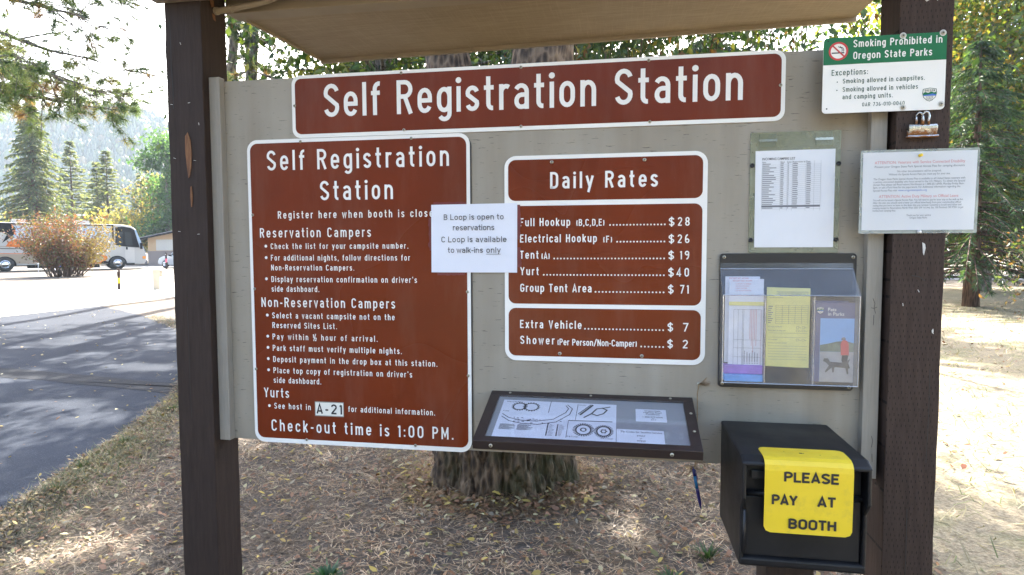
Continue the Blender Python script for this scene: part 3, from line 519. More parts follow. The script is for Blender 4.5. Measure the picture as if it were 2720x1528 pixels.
# ------------------------------------------------------------------ clear holder with the campers list
CH = empty('sheet_holder', (0, 0, 0), 0, 'dirty clear acrylic sheet holder pinned to the board with four black bolts', 'holder')
MB().prism(rrect(1.950, 2.2085, 1.5355, 1.902, .004), -.004, -.0006).build('back_sheet', M['dirty'], CH, bevel=.0006)
for x0, x1 in ((1.976, 2.0245), (2.137, 2.1845)):
    c = MB().box(x0, x1, -.0062, -.0042, 1.8575, 1.897).build('hanger', M['dirty'], CH); MB().box(x0-.002, x1+.002, -.0085, -.0063, 1.8735, 1.8805).build('bar', M['acredge'], c)
for x, z in ((1.9561, 1.8025), (2.2027, 1.803), (1.9561, 1.5747), (2.2018, 1.5749)): MB().lathe([(.0068, 0), (.0066, -.004), (.0035, -.005), (.0033, -.003), (.0001, -.003)], (x, -.004, z), 'y', 16).build('bolt', M['blackp'], CH, smooth=True)
CL = empty('campers_list', (0, 0, 0), 0, 'white printed Incoming Campers List in the clear holder', 'paper')
MB().prism([(1.9664, 1.5522), (1.9651, 1.8459), (2.193, 1.8465), (2.1932, 1.5522)], -.0056, -.0045).build('sheet', M['paper2'], CL)
mb = MB(); sans(mb, 'INCOMING CAMPERS LIST', 1.985, 2.0796, 1.8176, .0072, -.0060, .01)
for t_, x in (('Name', 1.985), ('Site', 2.0385), ('Loop', 2.058), ('Reservation #', 2.073), ('Date', 2.112)): sans(mb, t_, x, x+.0032*len(t_)*.85, 1.8085, .005, -.0060)
mb.build('heading', M['ink'], CL)
r = random.Random(3); mb = MB(); g = MB()
for k in range(24):
    z = 1.8045-k*.0058; g.box(1.985, 2.153, -.0060, -.0057, z-.0022, z-.0019)
    mb.box(1.9862, 1.9862+r.uniform(.018, .04), -.0060, -.0057, z, z+.0021)
    for x, w in ((2.039, .009), (2.0595, .003), (2.0735, .0155), (2.113, .013)): mb.box(x, x+w*r.uniform(.8, 1), -.0060, -.0057, z, z+.0021)
for x in (1.985, 2.0375, 2.0575, 2.072, 2.1108, 2.1345, 2.153): g.box(x, x+.0003, -.00605, -.0058, 1.6635, 1.814)
g.box(1.985, 2.153, -.0059, -.0057, 1.675, 1.680); g.build('ruling', M['greyink'], CL); mb.build('entries', M['greyink'], CL)

# bulldog clip on the right post
BC = empty('bulldog_clip', (0, 0, 0), 0, 'rusty metal bulldog clip on the right post above the laminated notice', 'clip')
prof = [(-.0615, .0), (-.066, .001), (-.0725, .012), (-.077, .022), (-.0775, .030), (-.073, .035), (-.067, .035), (-.0625, .031), (-.0615, .024)]
MB().prism([(a, 1.864+b) for a, b in prof], 2.364, 2.4385, 'x').build('jaw', M['rust'], BC, bevel=.0015)
MB().prism([(-.079, 1.8625), (-.0615, 1.8625), (-.0615, 1.8668), (-.0765, 1.8680)], 2.361, 2.4415, 'x').build('lip', M['rust'], BC, bevel=.001)
for x, dy in ((2.3945, -.064), (2.4075, -.075)):
    loop = [(x-.0075, dy, 1.897), (x-.007, dy, 1.91), (x-.009, dy, 1.921), (x-.006, dy, 1.930), (x, dy, 1.9335), (x+.006, dy, 1.930), (x+.009, dy, 1.921), (x+.007, dy, 1.91), (x+.0075, dy, 1.897)]
    h = MB().tube(loop, .0030, 8).build('grip', M['rust'], BC, smooth=True)
# laminated notice
LN = empty('laminated_notice', (0, 0, 0), 0, 'laminated white veterans notice with red headings pinned across the right post', 'notice')
MB().prism(rrect(2.2432, 2.5535, 1.591, 1.8305, .005), -.0648, -.0636).build('film', M['lamborder'], LN)
MB().prism([(2.2505, 1.6005), (2.2495, 1.8235), (2.5475, 1.8235), (2.5445, 1.6005)], -.0654, -.0649).build('sheet', M['thin'], LN)
K_, R_, B_ = MB(), MB(), MB(); Y = -.0658
for a in [('Present your Oregon State Park Special Access Pass for camping discounts', 2.2811, 2.5153, 1.7794, .0058), ('No other documentation will be accepted.', 2.3416, 2.4561, 1.766, .0056), ('Without the Special Access Pass you must pay for your site.', 2.3186, 2.4794, 1.7574, .0056),
 ('The Oregon State Parks Special Access Pass is available to all United States veterans with', 2.2787, 2.5179, 1.7444, .0056), ('a service connected disability who have served in the U.S. Military. To obtain the Special', 2.2789, 2.5176, 1.7363, .0056), ('Access Pass please call Reservations Northwest at 1-800-551-6949, Monday-Friday 8am-', 2.2786, 2.5159, 1.7285, .0056), ('5pm, or ask a Park Host for the paperwork. For Additional information regarding the', 2.2786, 2.506, 1.7205, .0056), ('Special Access Pass visit', 2.2789, 2.342, 1.7119, .0056),
 ('You will not be issued a Special Access Pass. You will need to pay for your stay at the walk up fee.', 2.2791, 2.515, 1.6843, .0052), ('After the visit, you should send a letter (on official letterhead) from your commanding officer', 2.2794, 2.5102, 1.6767, .0052), ('stating that you were on leave on the dates that you camped. Customers should send letter and', 2.279, 2.5105, 1.6693, .0052), ('camping receipt to: Reservations North West 2501 SW 1st Ave. Ste. 100 Portland, OR 97201 to get', 2.2787, 2.5159, 1.6619, .0052), ('reimbursed camping fees.', 2.2789, 2.3407, 1.6543, .0052), ('Thank you for your service', 2.3691, 2.4327, 1.6405, .005), ('Oregon State Parks', 2.3775, 2.4234, 1.6333, .005)]: sans(K_, *a, Y)
sans(R_, 'ATTENTION: Veterans with Service Connected Disability', 2.2808, 2.5162, 1.7903, .0080, Y); sans(R_, 'ATTENTION: Active Duty Military on Official Leave', 2.2948, 2.502, 1.6935, .0080, Y); sans(B_, 'www.oregonstateparks.org', 2.345, 2.42, 1.7119, .0056, Y)
K_.build('lettering', M['greyink'], LN); R_.build('heading', M['paleredink'], LN); B_.build('web_address', M['blueink'], LN)
MB().lathe([(.0045, 0), (.004, -.004), (.0025, -.006), (.0045, -.010), (.003, -.0115)], (2.3988, -.0655, 1.8121), 'y', 12).build('push_pin', M['yellow'], LN, smooth=True)
MB().lathe([(.0045, 0), (.004, -.004), (.0025, -.006), (.0045, -.010), (.003, -.0115)], (2.4029, -.0650, 1.5950), 'y', 12).build('push_pin', M['swhite'], LN, smooth=True)

# ------------------------------------------------------------------ brochure box and what is in it
BB = empty('brochure_box', (0, 0, 0), 0, 'clear acrylic brochure box on a black back plate low at the board\'s right', 'box')
MB().prism(rrect(1.8655, 2.2605, 1.1145, 1.5335, .010), -.008, -.0006).build('back_plate', M['blackp'], BB, bevel=.001)
for x, z in ((1.8778, 1.5224), (2.25, 1.522), (1.8781, 1.1256), (2.2495, 1.1264)): screw(BB, x, z, -.008, .0055)
x0, x1 = 1.870, 2.2555
def pane(name, v, t=.0025, mat='acrylic'):
    a = [Vector(p) for p in v]; n = (a[1]-a[0]).cross(a[2]-a[0]).normalized()*t; m = MB(); m.add(a+[p+n for p in a], [(3, 2, 1, 0), (4, 5, 6, 7), (0, 1, 5, 4), (1, 2, 6, 5), (2, 3, 7, 6), (3, 0, 4, 7)]); return m.build(name, M[mat], BB)
pane('front_pane', [(x0, -.056, 1.139), (x1, -.056, 1.139), (x1, -.056, 1.408), (x0, -.056, 1.408)])
pane('lid', [(x0-.002, -.060, 1.408), (x1+.002, -.060, 1.408), (x1-.006, -.012, 1.486), (x0-.004, -.012, 1.486)])
pane('lid_flange', [(x0-.004, -.0115, 1.4865), (x1-.006, -.0115, 1.4865), (x1-.006, -.0095, 1.504), (x0-.004, -.0095, 1.504)])
for x in (x0, x1-.003): pane('side_pane', [(x, -.0085, 1.139), (x, -.0555, 1.139), (x, -.0555, 1.405), (x, -.0085, 1.484)])
m = MB()
for a, b in (((x0, -.059, 1.408), (x1, -.059, 1.408)), ((x0, -.059, 1.139), (x1, -.059, 1.139)), ((x0, -.059, 1.139), (x0, -.059, 1.408)), ((x1, -.059, 1.139), (x1, -.059, 1.408)), ((x0-.004, -.012, 1.4865), (x1-.006, -.012, 1.4865)), ((x0+.123, -.054, 1.14), (x0+.123, -.054, 1.405)), ((x0+.262, -.054, 1.14), (x0+.262, -.054, 1.405))): m.tube([a, b], .0017, 6)
m.build('pane_edge', M['acredge'], BB)
for x in (x0+.1215, x0+.2605): pane('divider', [(x, -.0085, 1.141), (x, -.0535, 1.141), (x, -.0535, 1.405), (x, -.0085, 1.45)], .002)
def sheet(name, label, x0, x1, z0, z1, y, mat, tilt=0., thick=.003):
    e = empty(name, (0, 0, 0), 0, label, 'paper')
    m = MB(); n = 8
    for k in range(n+1):
        u = k/n; yy = y-.004*math.sin(u*math.pi)*(1 if name == 'comment_form' else .3)
        for z in (z0, z1):
            for d in (0, thick): m.v.append((x0+(x1-x0)*u, yy+d+tilt*(1-(z-z0)/(z1-z0)), z+(.003*(1-u) if name == 'comment_form' else 0)))
    for k in range(n):
        a = k*4; b = a+4; m.f += [(a, b, b+2, a+2), (a+1, a+3, b+3, b+1), (a, a+1, b+1, b), (a+2, b+2, b+3, a+3)]
    m.f += [(0, 2, 3, 1), (n*4, n*4+1, n*4+3, n*4+2)]; m.build('sheet', M[mat], e); return e
P1 = sheet('receipt_form', 'rear white receipt form standing behind another in the brochure box', 1.8806, 1.982, 1.196, 1.463, -.022, 'paper')
mb = MB(); sans(mb, 'RECEIPT NO. 473000', 1.892, 1.948, 1.4545, .0055, -.0245); mb.build('lettering', M['redink'], P1)
P2 = sheet('receipt_form', 'front white receipt form with red print in the brochure box', 1.8905, 1.992, 1.179, 1.4555, -.031, 'paper')
mb = MB(); sans(mb, 'RECEIPT NO. 472999', 1.901, 1.957, 1.4475, .0055, -.0335)
for k in range(4): sans(mb, 'CASH AMOUNT RECEIVED' if k % 2 else 'CHECK NUMBER', 1.909, 1.955-.006*(k % 3), 1.439-.0068*k, .0038, -.0335)
for k in range(5): mb.box(1.957+.0045*k-.004, 1.9575+.0045*k-.0035, -.0338, -.0335, 1.27-.02*(k % 3), 1.362)
mb.box(1.984, 1.9845, -.0338, -.0335, 1.19, 1.36); sans(mb, 'Balance is refundable when the envelope is returned', 1.897, 1.985, 1.404, .0035, -.0335); mb.build('lettering', M['paleredink'], P2)
mb = MB()
for xx in (1.905, 1.918, 1.931, 1.9345, 1.986): mb.box(xx, xx+.0007, -.0338, -.0335, 1.19, 1.362)
for zz in (1.19, 1.215, 1.243, 1.268, 1.362): mb.box(1.905, 1.986, -.0338, -.0335, zz, zz+.0007)
for k in range(6): mb.box(1.938+.0075*k, 1.9405+.0075*k, -.0338, -.0335, 1.195, 1.197); mb.box(1.938+.0075*k, 1.9395+.0075*k, -.0338, -.0335, 1.2, 1.235-.004*(k % 3))
mb.build('ruling', M['greyink'], P2); MB().box(1.8907, 1.9918, -.0341, -.0337, 1.3745, 1.386).build('stripe', M['ypaper'], P2)
P3 = sheet('comment_form', 'yellow comment form with a grid in the brochure box', 2.0005, 2.1245, 1.187, 1.4285, -.035, 'ypaper')
mb = MB(); Y = -.0402
for k in range(10): mb.box(2.026, 2.118, Y, Y+.0003, 1.321+.0062*k, 1.3215+.0062*k)
for k in range(6): mb.box(2.026+.0184*k-.0003, 2.0263+.0184*k, Y, Y+.0003, 1.321, 1.3775)
for xx, zz in ((2.086, 1.307), (2.102, 1.307), (2.086, 1.2965), (2.102, 1.2965), (2.086, 1.2685), (2.102, 1.2685)):
    for a in ((0, .007, 0, .0006), (0, .007, .006, .0066), (0, .0006, 0, .0066), (.0064, .007, 0, .0066)): mb.box(xx+a[0], xx+a[1], Y, Y+.0003, zz+a[2], zz+a[3])
    sans(mb, 'Yes' if xx < 2.09 else 'No', xx+.0085, xx+.0135, zz+.001, .004, Y)
for zz in (1.292, 1.279, 1.2525, 1.2445, 1.236, 1.228, 1.2195, 1.2115): mb.box(2.006, 2.117, Y, Y+.0003, zz, zz+.0006)
for s_, a, b, zz in (('Please give us some feedback on the following', 2.028, 2.117, 1.416), ('categories. We are always looking for ways to', 2.028, 2.117, 1.410), ('improve our service', 2.006, 2.045, 1.399), ('Was it easy to find the park?', 2.005, 2.045, 1.310), ('Did you stay in our campground?', 2.005, 2.055, 1.2985), ('Will you camp again?', 2.005, 2.032, 1.271), ('How did you hear about this park before?', 2.005, 2.06, 1.2605)): sans(mb, s_, a, b, zz, .004, Y)
for k in range(9): mb.box(2.004, 2.012+.006*(k % 3)/2, Y, Y+.0003, 1.323+.0062*k, 1.325+.0062*k)
mb.build('print', M['greyink'], P3)
def pamphlet(label, x0, x1, z0, z1, y):
    e = empty('pamphlet', (0, 0, 0), 0, label, 'pamphlet', 'Pets in Parks pamphlets'); MB().box(x0, x1, y, y+.006, z0, z1).build('cover', M['slate'], e); return e
pamphlet('rear slate blue pamphlet, only its left edge showing in the brochure box', 2.1335, 2.235, 1.146, 1.391, -.026)
P4 = pamphlet('front slate blue Pets in Parks pamphlet with a dog photo in the brochure box', 2.1405, 2.2500, 1.146, 1.3865, -.036)
mb = MB(); sans(mb, 'Pets', 2.175, 2.198, 1.361, .010, -.0368, .012); sans(mb, 'in Parks', 2.175, 2.2205, 1.3475, .010, -.0368, .012); mb.build('lettering', M['swhite'], P4); shield(P4, 2.1535, 1.3625, .021, -.0366)
PH = MB().box(2.1545, 2.2495, -.0368, -.0362, 1.1465, 1.339).build('photo', paint('photo_sky_blue', (.17, .36, .66), .35, .1, 4), P4)
def flat(pts, mat, name, y): return MB().add([(a, y, b) for a, b in pts], [tuple(range(len(pts)))]).build(name, mat, PH)
flat([(2.1547, 1.1467), (2.1547, 1.238), (2.2493, 1.238), (2.2493, 1.1467)], paint('photo_beach_sand', (.36, .35, .35), .35, .15, 30), 'beach', -.0371)
flat([(2.1547, 1.2384), (2.1547, 1.258), (2.175, 1.262), (2.2, 1.269), (2.225, 1.272), (2.2493, 1.265), (2.2493, 1.2384)], paint('photo_hill', (.13, .17, .13), .35, .3, 60), 'headland', -.0374)
flat([(2.214, 1.229), (2.212, 1.262), (2.216, 1.272), (2.222, 1.275), (2.23, 1.272), (2.235, 1.262), (2.236, 1.228)], M['red'], 'jacket', -.0378)
flat([(2.213, 1.276), (2.216, 1.282), (2.223, 1.283), (2.227, 1.278), (2.225, 1.274), (2.217, 1.2735)], M['greyink'], 'hat', -.0379)
flat([(2.216, 1.212), (2.217, 1.2288), (2.235, 1.2288), (2.232, 1.213), (2.24, 1.19), (2.236, 1.188), (2.227, 1.208), (2.222, 1.20)], M['backing'], 'shorts', -.0379)
flat([(2.164, 1.21), (2.167, 1.218), (2.178, 1.218), (2.184, 1.208), (2.215, 1.206), (2.230, 1.21), (2.24, 1.218), (2.234, 1.203), (2.236, 1.172), (2.232, 1.171), (2.227, 1.19), (2.197, 1.192), (2.195, 1.176), (2.191, 1.176), (2.189, 1.19), (2.172, 1.175), (2.17, 1.178), (2.181, 1.197), (2.173, 1.205)], paint('photo_dog_fur', (.07, .06, .045), .35, .4, 90), 'dog', -.0381)
for nm, lab, mt, z0, z1, ya in (('paper_pad', 'purple pad of paper slips lying in the brochure box bottom', 'ppaper', 1.164, 1.191, -.030), ('paper_pad', 'bright blue pad of slips lying under the purple one in the brochure box', 'bpaper', 1.1415, 1.163, -.038)):
    e = empty(nm, (0, 0, 0), 0, lab, 'paper pad'); MB().box(1.8775, 1.9905, ya-.012, -.010, z0, z1).build('stack', M[mt], e, bevel=.002)

# ------------------------------------------------------------------ sloping map case
MC = empty('map_case', (0, 0, 0), 0, 'sloping brown framed glass map case mounted below the rates sign', 'display case')
a_ = math.atan2(1.0755-.9925, .29); Lc = math.hypot(.29, .083)
Tm = Matrix.Translation((0, -.0008, 1.0755)) @ Matrix.Rotation(a_, 4, 'X')      # local -y runs down the slope, local z is the glass normal
X0, X1 = 1.137, 1.789
def cb(x0, x1, s0, s1, z0, z1): return MB().box(x0, x1, -s1, -s0, z0, z1, Tm)
F_ = cb(X0, X1, 0, .026, -.022, 0); F_.build('frame', M['frame'], MC, bevel=.0015)
cb(X0, X1, Lc-.028, Lc, -.0285, .0004).build('frame', M['frame'], MC, bevel=.0015)
for x, y in ((X0, X0+.031), (X1-.031, X1)): cb(x, y, .0263, Lc-.0283, -.022, -.0003).build('frame', M['frame'], MC, bevel=.0015)
cb(X0+.0315, X1-.0315, .0266, Lc-.0286, -.0095, -.008).build('backing', M['caseback'], MC)
cb(X0+.0315, X1-.0315, .0267, Lc-.0287, -.0035, -.0015).build('glass', M['caseglass'], MC)
cb(X0+.004, X1-.004, .002, Lc-.004, -.034, -.0287).build('floor', M['beam'], MC)
for x, s in ((X0+.065, .013), (1.468, .013), (1.720, .013), (X1-.014, .10), (X1-.014, .2)):
    p = Tm @ Vector((x, -s, .0002)); m = MB().lathe([(.0048, 0), (.004, .0018), (.0001, .0022)], (0, 0, 0), 'z', 12); m.v = [tuple(Tm.to_3x3() @ Vector(v)+p) for v in m.v]; m.build('screw', M['steel'], MC, smooth=True)
fn = Tm @ Vector((0, -Lc, -.014))
for x in (1.192, 1.705): screw(MC, x, fn.z, fn.y-.0015, .0058)
def cpaper(name, label, pts, zz=-.0075):
    e = empty(name, (0, 0, 0), 0, label, 'paper'); m = MB(); n = len(pts)
    m.add([Tm @ Vector((x, -s, zz)) for x, s in pts]+[Tm @ Vector((x, -s, zz+.0008)) for x, s in pts], [tuple(range(n)), tuple(range(2*n-1, n-1, -1))]+[(i, i+n, (i+1) % n+n, (i+1) % n) for i in range(n)]); m.build('sheet', M['paper'], e); return e
def ctext(parent, items, mat='ink', zz=-.0060, name='lettering'):
    mb = MB()
    for t_, xa, xb, s, cap in items: sans(mb, t_, xa, xb, -s, cap, 0, .01)
    mb.v = [tuple(Tm @ Vector((x, z, zz))) for x, y, z in mb.v]; mb.build(name, M[mat], parent)
sx0, sx1 = X0+.0315, X1-.0315
CM = cpaper('campground_map', 'white campground map sheet with loop plans under the case glass', [(1.188, .047), (1.551, .054), (1.551, .266), (1.187, .266)])
mb = MB()
def ring(cx, cs, rx, rs, w=.0008, n=30, spokes=0, sl=.01):
    strip(mb, [(cx+rx*math.cos(2*math.pi*k/n), -(cs+rs*math.sin(2*math.pi*k/n))) for k in range(n+1)], w, 1, 1, 0, 0, 0)
    for k in range(spokes):
        t_ = 2*math.pi*k/spokes; c_, s_ = math.cos(t_), math.sin(t_); L_ = math.hypot(rx*c_, rs*s_); strip(mb, [(cx+rx*c_, -(cs+rs*s_)), (cx+(rx+sl)*c_, -(cs+(rs+sl)*s_))], .0012, 1, 1, 0, 0, -.0001)
ring(1.245, .088, .020, .020, .0012, 20, 18, .006); ring(1.283, .088, .022, .022, .0012, 20, 18, .006)
ring(1.455, .208, .022, .026, .0013, 26, 26, .010); ring(1.455, .208, .008, .009, .0014, 14, 0); ring(1.515, .212, .020, .025, .0013, 26, 26, .009); ring(1.515, .212, .007, .008, .0011, 14, 6, .004)
for w, pts in ((.0009, [(1.197, .135), (1.22, .157), (1.26, .170), (1.31, .172), (1.36, .157), (1.395, .115), (1.402, .09), (1.392, .072)]), (.0009, [(1.197, .15), (1.225, .176), (1.265, .188), (1.315, .19), (1.37, .172), (1.408, .125), (1.414, .09), (1.396, .066)]), (.0022, [(1.44, .125), (1.478, .062)]), (.001, [(1.434, .12), (1.472, .06)]), (.0016, [(1.452, .14), (1.475, .115), (1.49, .085), (1.515, .077), (1.532, .07)]), (.0016, [(1.475, .115), (1.492, .125), (1.512, .112), (1.522, .09), (1.505, .078)]), (.0013, [(1.407, .16), (1.54, .158)]), (.0005, [(1.407, .16), (1.407, .255)]), (.0005, [(1.43, .06), (1.428, .155)]), (.0005, [(1.343, .05), (1.341, .12)])): strip(mb, [(x, -s) for x, s in pts], w, 1, 1, 0, 0, -.0002)
r = random.Random(5)
for k in range(26): s = .195+.0024*(k % 13); mb.box(1.2+(0 if k < 13 else .055), 1.2+(0 if k < 13 else .055)+r.uniform(.03, .05), -.0002, 0, -s, -s+.0006)
for k in range(20): s = .19+.0065*(k % 10); x = 1.345 if k < 10 else 1.375; mb.box(x, x+.004, -.0002, 0, -s, -s+.0048); mb.box(x+.007, x+.007+r.uniform(.008, .016), -.0002, 0, -s+.0015, -s+.0026)
for k in range(24): x, s = r.uniform(1.235, 1.385), r.uniform(.155, .185); mb.box(x, x+r.uniform(.003, .008), -.0002, 0, -s, -s+r.uniform(.001, .003))
mb.v = [tuple(Tm @ Vector((x, z, -.0060-y))) for x, y, z in mb.v]; mb.build('map_drawing', M['ink'], CM)
ctext(CM, [('Valley of the Rogue', 1.198, 1.252, .062, .007), ('F Loop', 1.197, 1.216, .12, .006), ('A Loop', 1.434, 1.455, .068, .006), ('D & E Loops', 1.409, 1.442, .25, .0065), ('B & C Loops', 1.508, 1.543, .252, .0065)])
NC1 = cpaper('road_phone_notice', 'small white highway road conditions slip at the upper right in the map case', [(1.610, .074), (1.702, .074), (1.702, .146), (1.610, .146)])
ctext(NC1, [('Oregon State', 1.637, 1.685, .088, .0075), ('Highway Road', 1.634, 1.688, .098, .0075), ('Conditions', 1.64, 1.682, .108, .0075), ('1-800-977-6368', 1.631, 1.69, .124, .007), ('or', 1.658, 1.665, .131, .006), ('511', 1.655, 1.669, .139, .0065)])
NC2 = cpaper('zip_code_notice', 'white satellite zip code slip at the bottom edge in the map case', [(1.553, .194), (1.689, .196), (1.689, .272), (1.553, .272)], -.0072)
ctext(NC2, [('Zip Codes for Satellite Service', 1.564, 1.683, .212, .0085), ('97537', 1.611, 1.635, .232, .008), ('or', 1.619, 1.626, .244, .007), ('97525', 1.611, 1.635, .258, .008)], zz=-.0058)

# pen on its twine
t_ = paint('jute_twine', (.26, .17, .09), .9, .25, 80)
TW = empty('twine', (0, 0, 0), 0, 'frayed jute twine tied to a screw beside the map case', 'twine')
MB().tube([(1.808, -.006, 1.119), (1.803, -.012, 1.09), (1.804, -.012, 1.02), (1.8035, -.012, .94), (1.800, -.03, .89), (1.794, -.05, .868)], .0016, 6).build('string', t_, TW, smooth=True)
m = MB(); r = random.Random(2)
for k in range(40):
    a = r.uniform(-.3, .75); L_ = r.uniform(.012, .036); m.tube([(1.808, -.006, 1.120), (1.808+L_*.6*math.cos(a), -.010-r.uniform(0, .006), 1.121+L_*.6*math.sin(a)), (1.808+L_*math.cos(a+.1), -.012, 1.121+L_*math.sin(a+.1)*.9)], .0004, 3)
for k in range(40):
    a = r.uniform(2.9, 4.2); L_ = r.uniform(.015, .05); m.tube([(1.792, -.05, .868), (1.792+L_*.6*math.cos(a), -.052, .868+L_*.6*math.sin(a)), (1.792+L_*math.cos(a+.15), -.055, .868+L_*math.sin(a+.15))], .0004, 3)
for k in range(14):
    a = r.uniform(0, 6.28); R0 = r.uniform(.006, .024); m.tube([(1.812+R0*math.cos(a+q_*.7), -.045, .870+R0*.9*math.sin(a+q_*.7)) for q_ in range(7)], .0004, 3)
m.build('frayed_fibres', t_, TW); screw(TW, 1.808, 1.1195, -.001, .0055)
PN = empty('ballpoint_pen', (0, 0, 0), 0, 'blue ballpoint pen hanging from the twine below the map case', 'pen')
pa, pb = Vector((1.788, -.05, .868)), Vector((1.8155, -.05, .732)); L3 = lambda k: tuple(pa.lerp(pb, k))
MB().tube([L3(.0), L3(.05), L3(.06), L3(.22)], [.002, .002, .0046, .0048], 12).build('cap', paint('navy_plastic', (.012, .016, .12), .25, .05), PN, smooth=True)
MB().tube([L3(.22), L3(.5)], [.0048, .0048], 12).build('barrel', paint('cyan_plastic', (.02, .19, .45), .22, .3, 6), PN, smooth=True)
MB().tube([L3(.5), L3(.56), L3(.84), L3(.97), L3(1)], [.0048, .0054, .0050, .0022, .0008], 12).build('grip', paint('violet_blue_plastic', (.018, .014, .11), .3, .05), PN, smooth=True)
MB().tube([L3(.07)+Vector((.006, -.001, 0)) if 0 else tuple(Vector(L3(.07))+Vector((.006, -.002, .001))), tuple(Vector(L3(.3))+Vector((.006, -.002, .001)))], .0015, 6).build('clip', paint('navy_clip', (.015, .02, .15), .3, .05), PN)

# ------------------------------------------------------------------ fee drop box on its post
DB = empty('fee_drop_box', (2.03, -.19, 0), 0, 'black plastic fee drop box on a square post in front of the kiosk', 'drop box')
def dp(mb, name, mat, **k): mb.v = [(x-2.03, y+.19, z) for x, y, z in mb.v]; return mb.build(name, mat, DB, **k)
bx0, bx1 = 1.877, 2.188
prof = [(-.012, .700), (-.012, 1.008), (-.345, 1.008), (-.372, .995), (-.375, .900), (-.350, .868), (-.348, .722), (-.335, .712)]
for a, b in ((bx0, bx0+.010), (bx1-.010, bx1)): dp(MB().prism(prof, a, b, 'x'), 'side_wall', M['dropbox'], bevel=.004)
dp(MB().prism([(-.012, .9935), (-.012, 1.0095), (-.343, 1.0095), (-.374, .997), (-.372, .984), (-.343, .994)], bx0-.0015, bx1+.0015, 'x'), 'top', M['dropbox'], bevel=.008, seg=3)
dp(MB().prism([(-.015, .702), (-.015, .716), (-.335, .735), (-.350, .732), (-.349, .712), (-.335, .705)], bx0+.0005, bx1-.0005, 'x'), 'bottom', M['dropbox'], bevel=.005)
dp(MB().box(bx0+.011, bx1-.011, -.030, -.013, .717, .993), 'back', M['dropbox'])
dp(MB().box(bx0+.012, bx1-.012, -.338, -.320, .735, .896), 'door', M['dropbox'], bevel=.003)
dp(MB().box(bx0+.011, bx1-.011, -.332, -.325, .9005, .992), 'chute_panel', M['dropbox'], bevel=.002)
dp(MB().tube([(bx0+.013, -.345, .907), (bx1-.013, -.345, .907)], .007, 10), 'chute_handle', M['dropbox'], smooth=True)
dp(MB().box(bx0+.020, bx0+.080, -.3365, -.333, .965, .979), 'slot', M['slot'])
dp(MB().box(bx0+.026, bx0+.062, -.345, -.337, .944, .968), 'latch', M['blackp'], bevel=.003)
dp(MB().tube([(bx0+.0105, -.351, .745), (bx0+.0105, -.351, .862)], .0042, 10), 'hinge', M['blackp'], smooth=True)
dp(MB().box(1.965, 2.09, -.26, -.135, -.02, .7005), 'post', M['post'], bevel=.004)
YS = empty('yellow_notice', (0, 0, 0), 0, 'bent yellow plastic notice reading PLEASE PAY AT BOOTH over the black box front', 'sign')
YX0, YX1 = 1.930, 2.142
path = [(-.283, 1.0120), (-.335, 1.0120), (-.356, 1.011), (-.370, 1.006), (-.3785, .996), (-.3805, .982), (-.3800, .90), (-.379, .819)]
m = MB(); cor = .016
def yrow(s):   # x inset near the rounded ends
    return s
rows = []
for i in range(len(path)): rows.append((path[i], 0))
rows = [((-.2835, 1.0120), cor), ((-.2875, 1.0120), cor*.35), ((-.2985, 1.0120), 0)]+[(p, 0) for p in path[1:-1]]+[((-.379, .833), 0), ((-.379, .823), cor*.3), ((-.379, .8185), cor)]
for (y_, z_), ins in rows:
    for d in (0, .0022): m.v += [(YX0+ins, y_+d*.8, z_-d), (YX1-ins, y_+d*.8, z_-d)] if z_ > 1.0 else [(YX0+ins, y_+d, z_), (YX1-ins, y_+d, z_)]
for k in range(len(rows)-1):
    a = 4*k; b = a+4; m.f += [(a, a+1, b+1, b), (a+2, b+2, b+3, a+3), (a, b, b+2, a+2), (a+1, a+3, b+3, b+1)]
e_ = len(rows)*4-4; m.f += [(0, 2, 3, 1), (e_, e_+1, e_+3, e_+2)]; m.build('sheet', M['yellow'], YS)
mb = MB(); Y = -.3816
for t__, xa, xb, z in (('PLEASE', 1.9765, 2.1075, .955), ('PAY', 1.948, 2.0095, .894), ('AT', 2.0575, 2.1005, .8945), ('BOOTH', 1.9895, 2.1035, .8335)): gothic(mb, t__, xa, xb, z, .0250, Y, .235, 1.68)
mb.build('lettering', M['ink'], YS)
m = MB()
for x, z, a in ((2.03, 1.0124, .004), (2.036, 1.0124, .002), (1.99, 1.0124, .0012), (2.075, 1.0124, .0015)): m.add([(x+a*math.cos(k)*1.3, -.325+a*math.sin(k)-(x-2.03)*.2, z+.0004) for k in range(6)], [tuple(range(6))])
m.build('stain', M['backing'], YS)
DL = MB().box(2.0, 2.024, -.3395, -.3385, .806, .816).build('door_label', M['whitepaint'], None); tag(DL, 'scrap of white label stuck on the black box door below the yellow notice', 'label')

# ------------------------------------------------------------------ ground, roads, hills
def sheet_poly(name, pts, z, mat):
    m = MB(); m.add([(x, y, z) for x, y in pts], [tuple(range(len(pts)))]); return tag(m.build(name, mat), kind='structure')
g = MB(); n = 70; c_ = [math.copysign(abs(k/n*2-1)**3, k/n*2-1)*900 for k in range(n+1)]
hole = [(1.8, .9), ]
def gz(x, y):
    d = math.hypot(x, y); return -.0 if d > 60 else 0.0
g.v = [(x, y, 0) for y in c_ for x in c_]; g.f = [(j*(n+1)+i, j*(n+1)+i+1, (j+1)*(n+1)+i+1, (j+1)*(n+1)+i) for j in range(n) for i in range(n)]
tag(g.build('ground', M['ground']), kind='structure')
def wob(pts, amp, sd, sub=6):
    r = random.Random(sd); o = []
    for i in range(len(pts)):
        a, b = pts[i], pts[(i+1) % len(pts)]
        for k in range(sub): t = k/sub; o.append((a[0]+(b[0]-a[0])*t+r.uniform(-amp, amp), a[1]+(b[1]-a[1])*t+r.uniform(-amp, amp)))
    return o
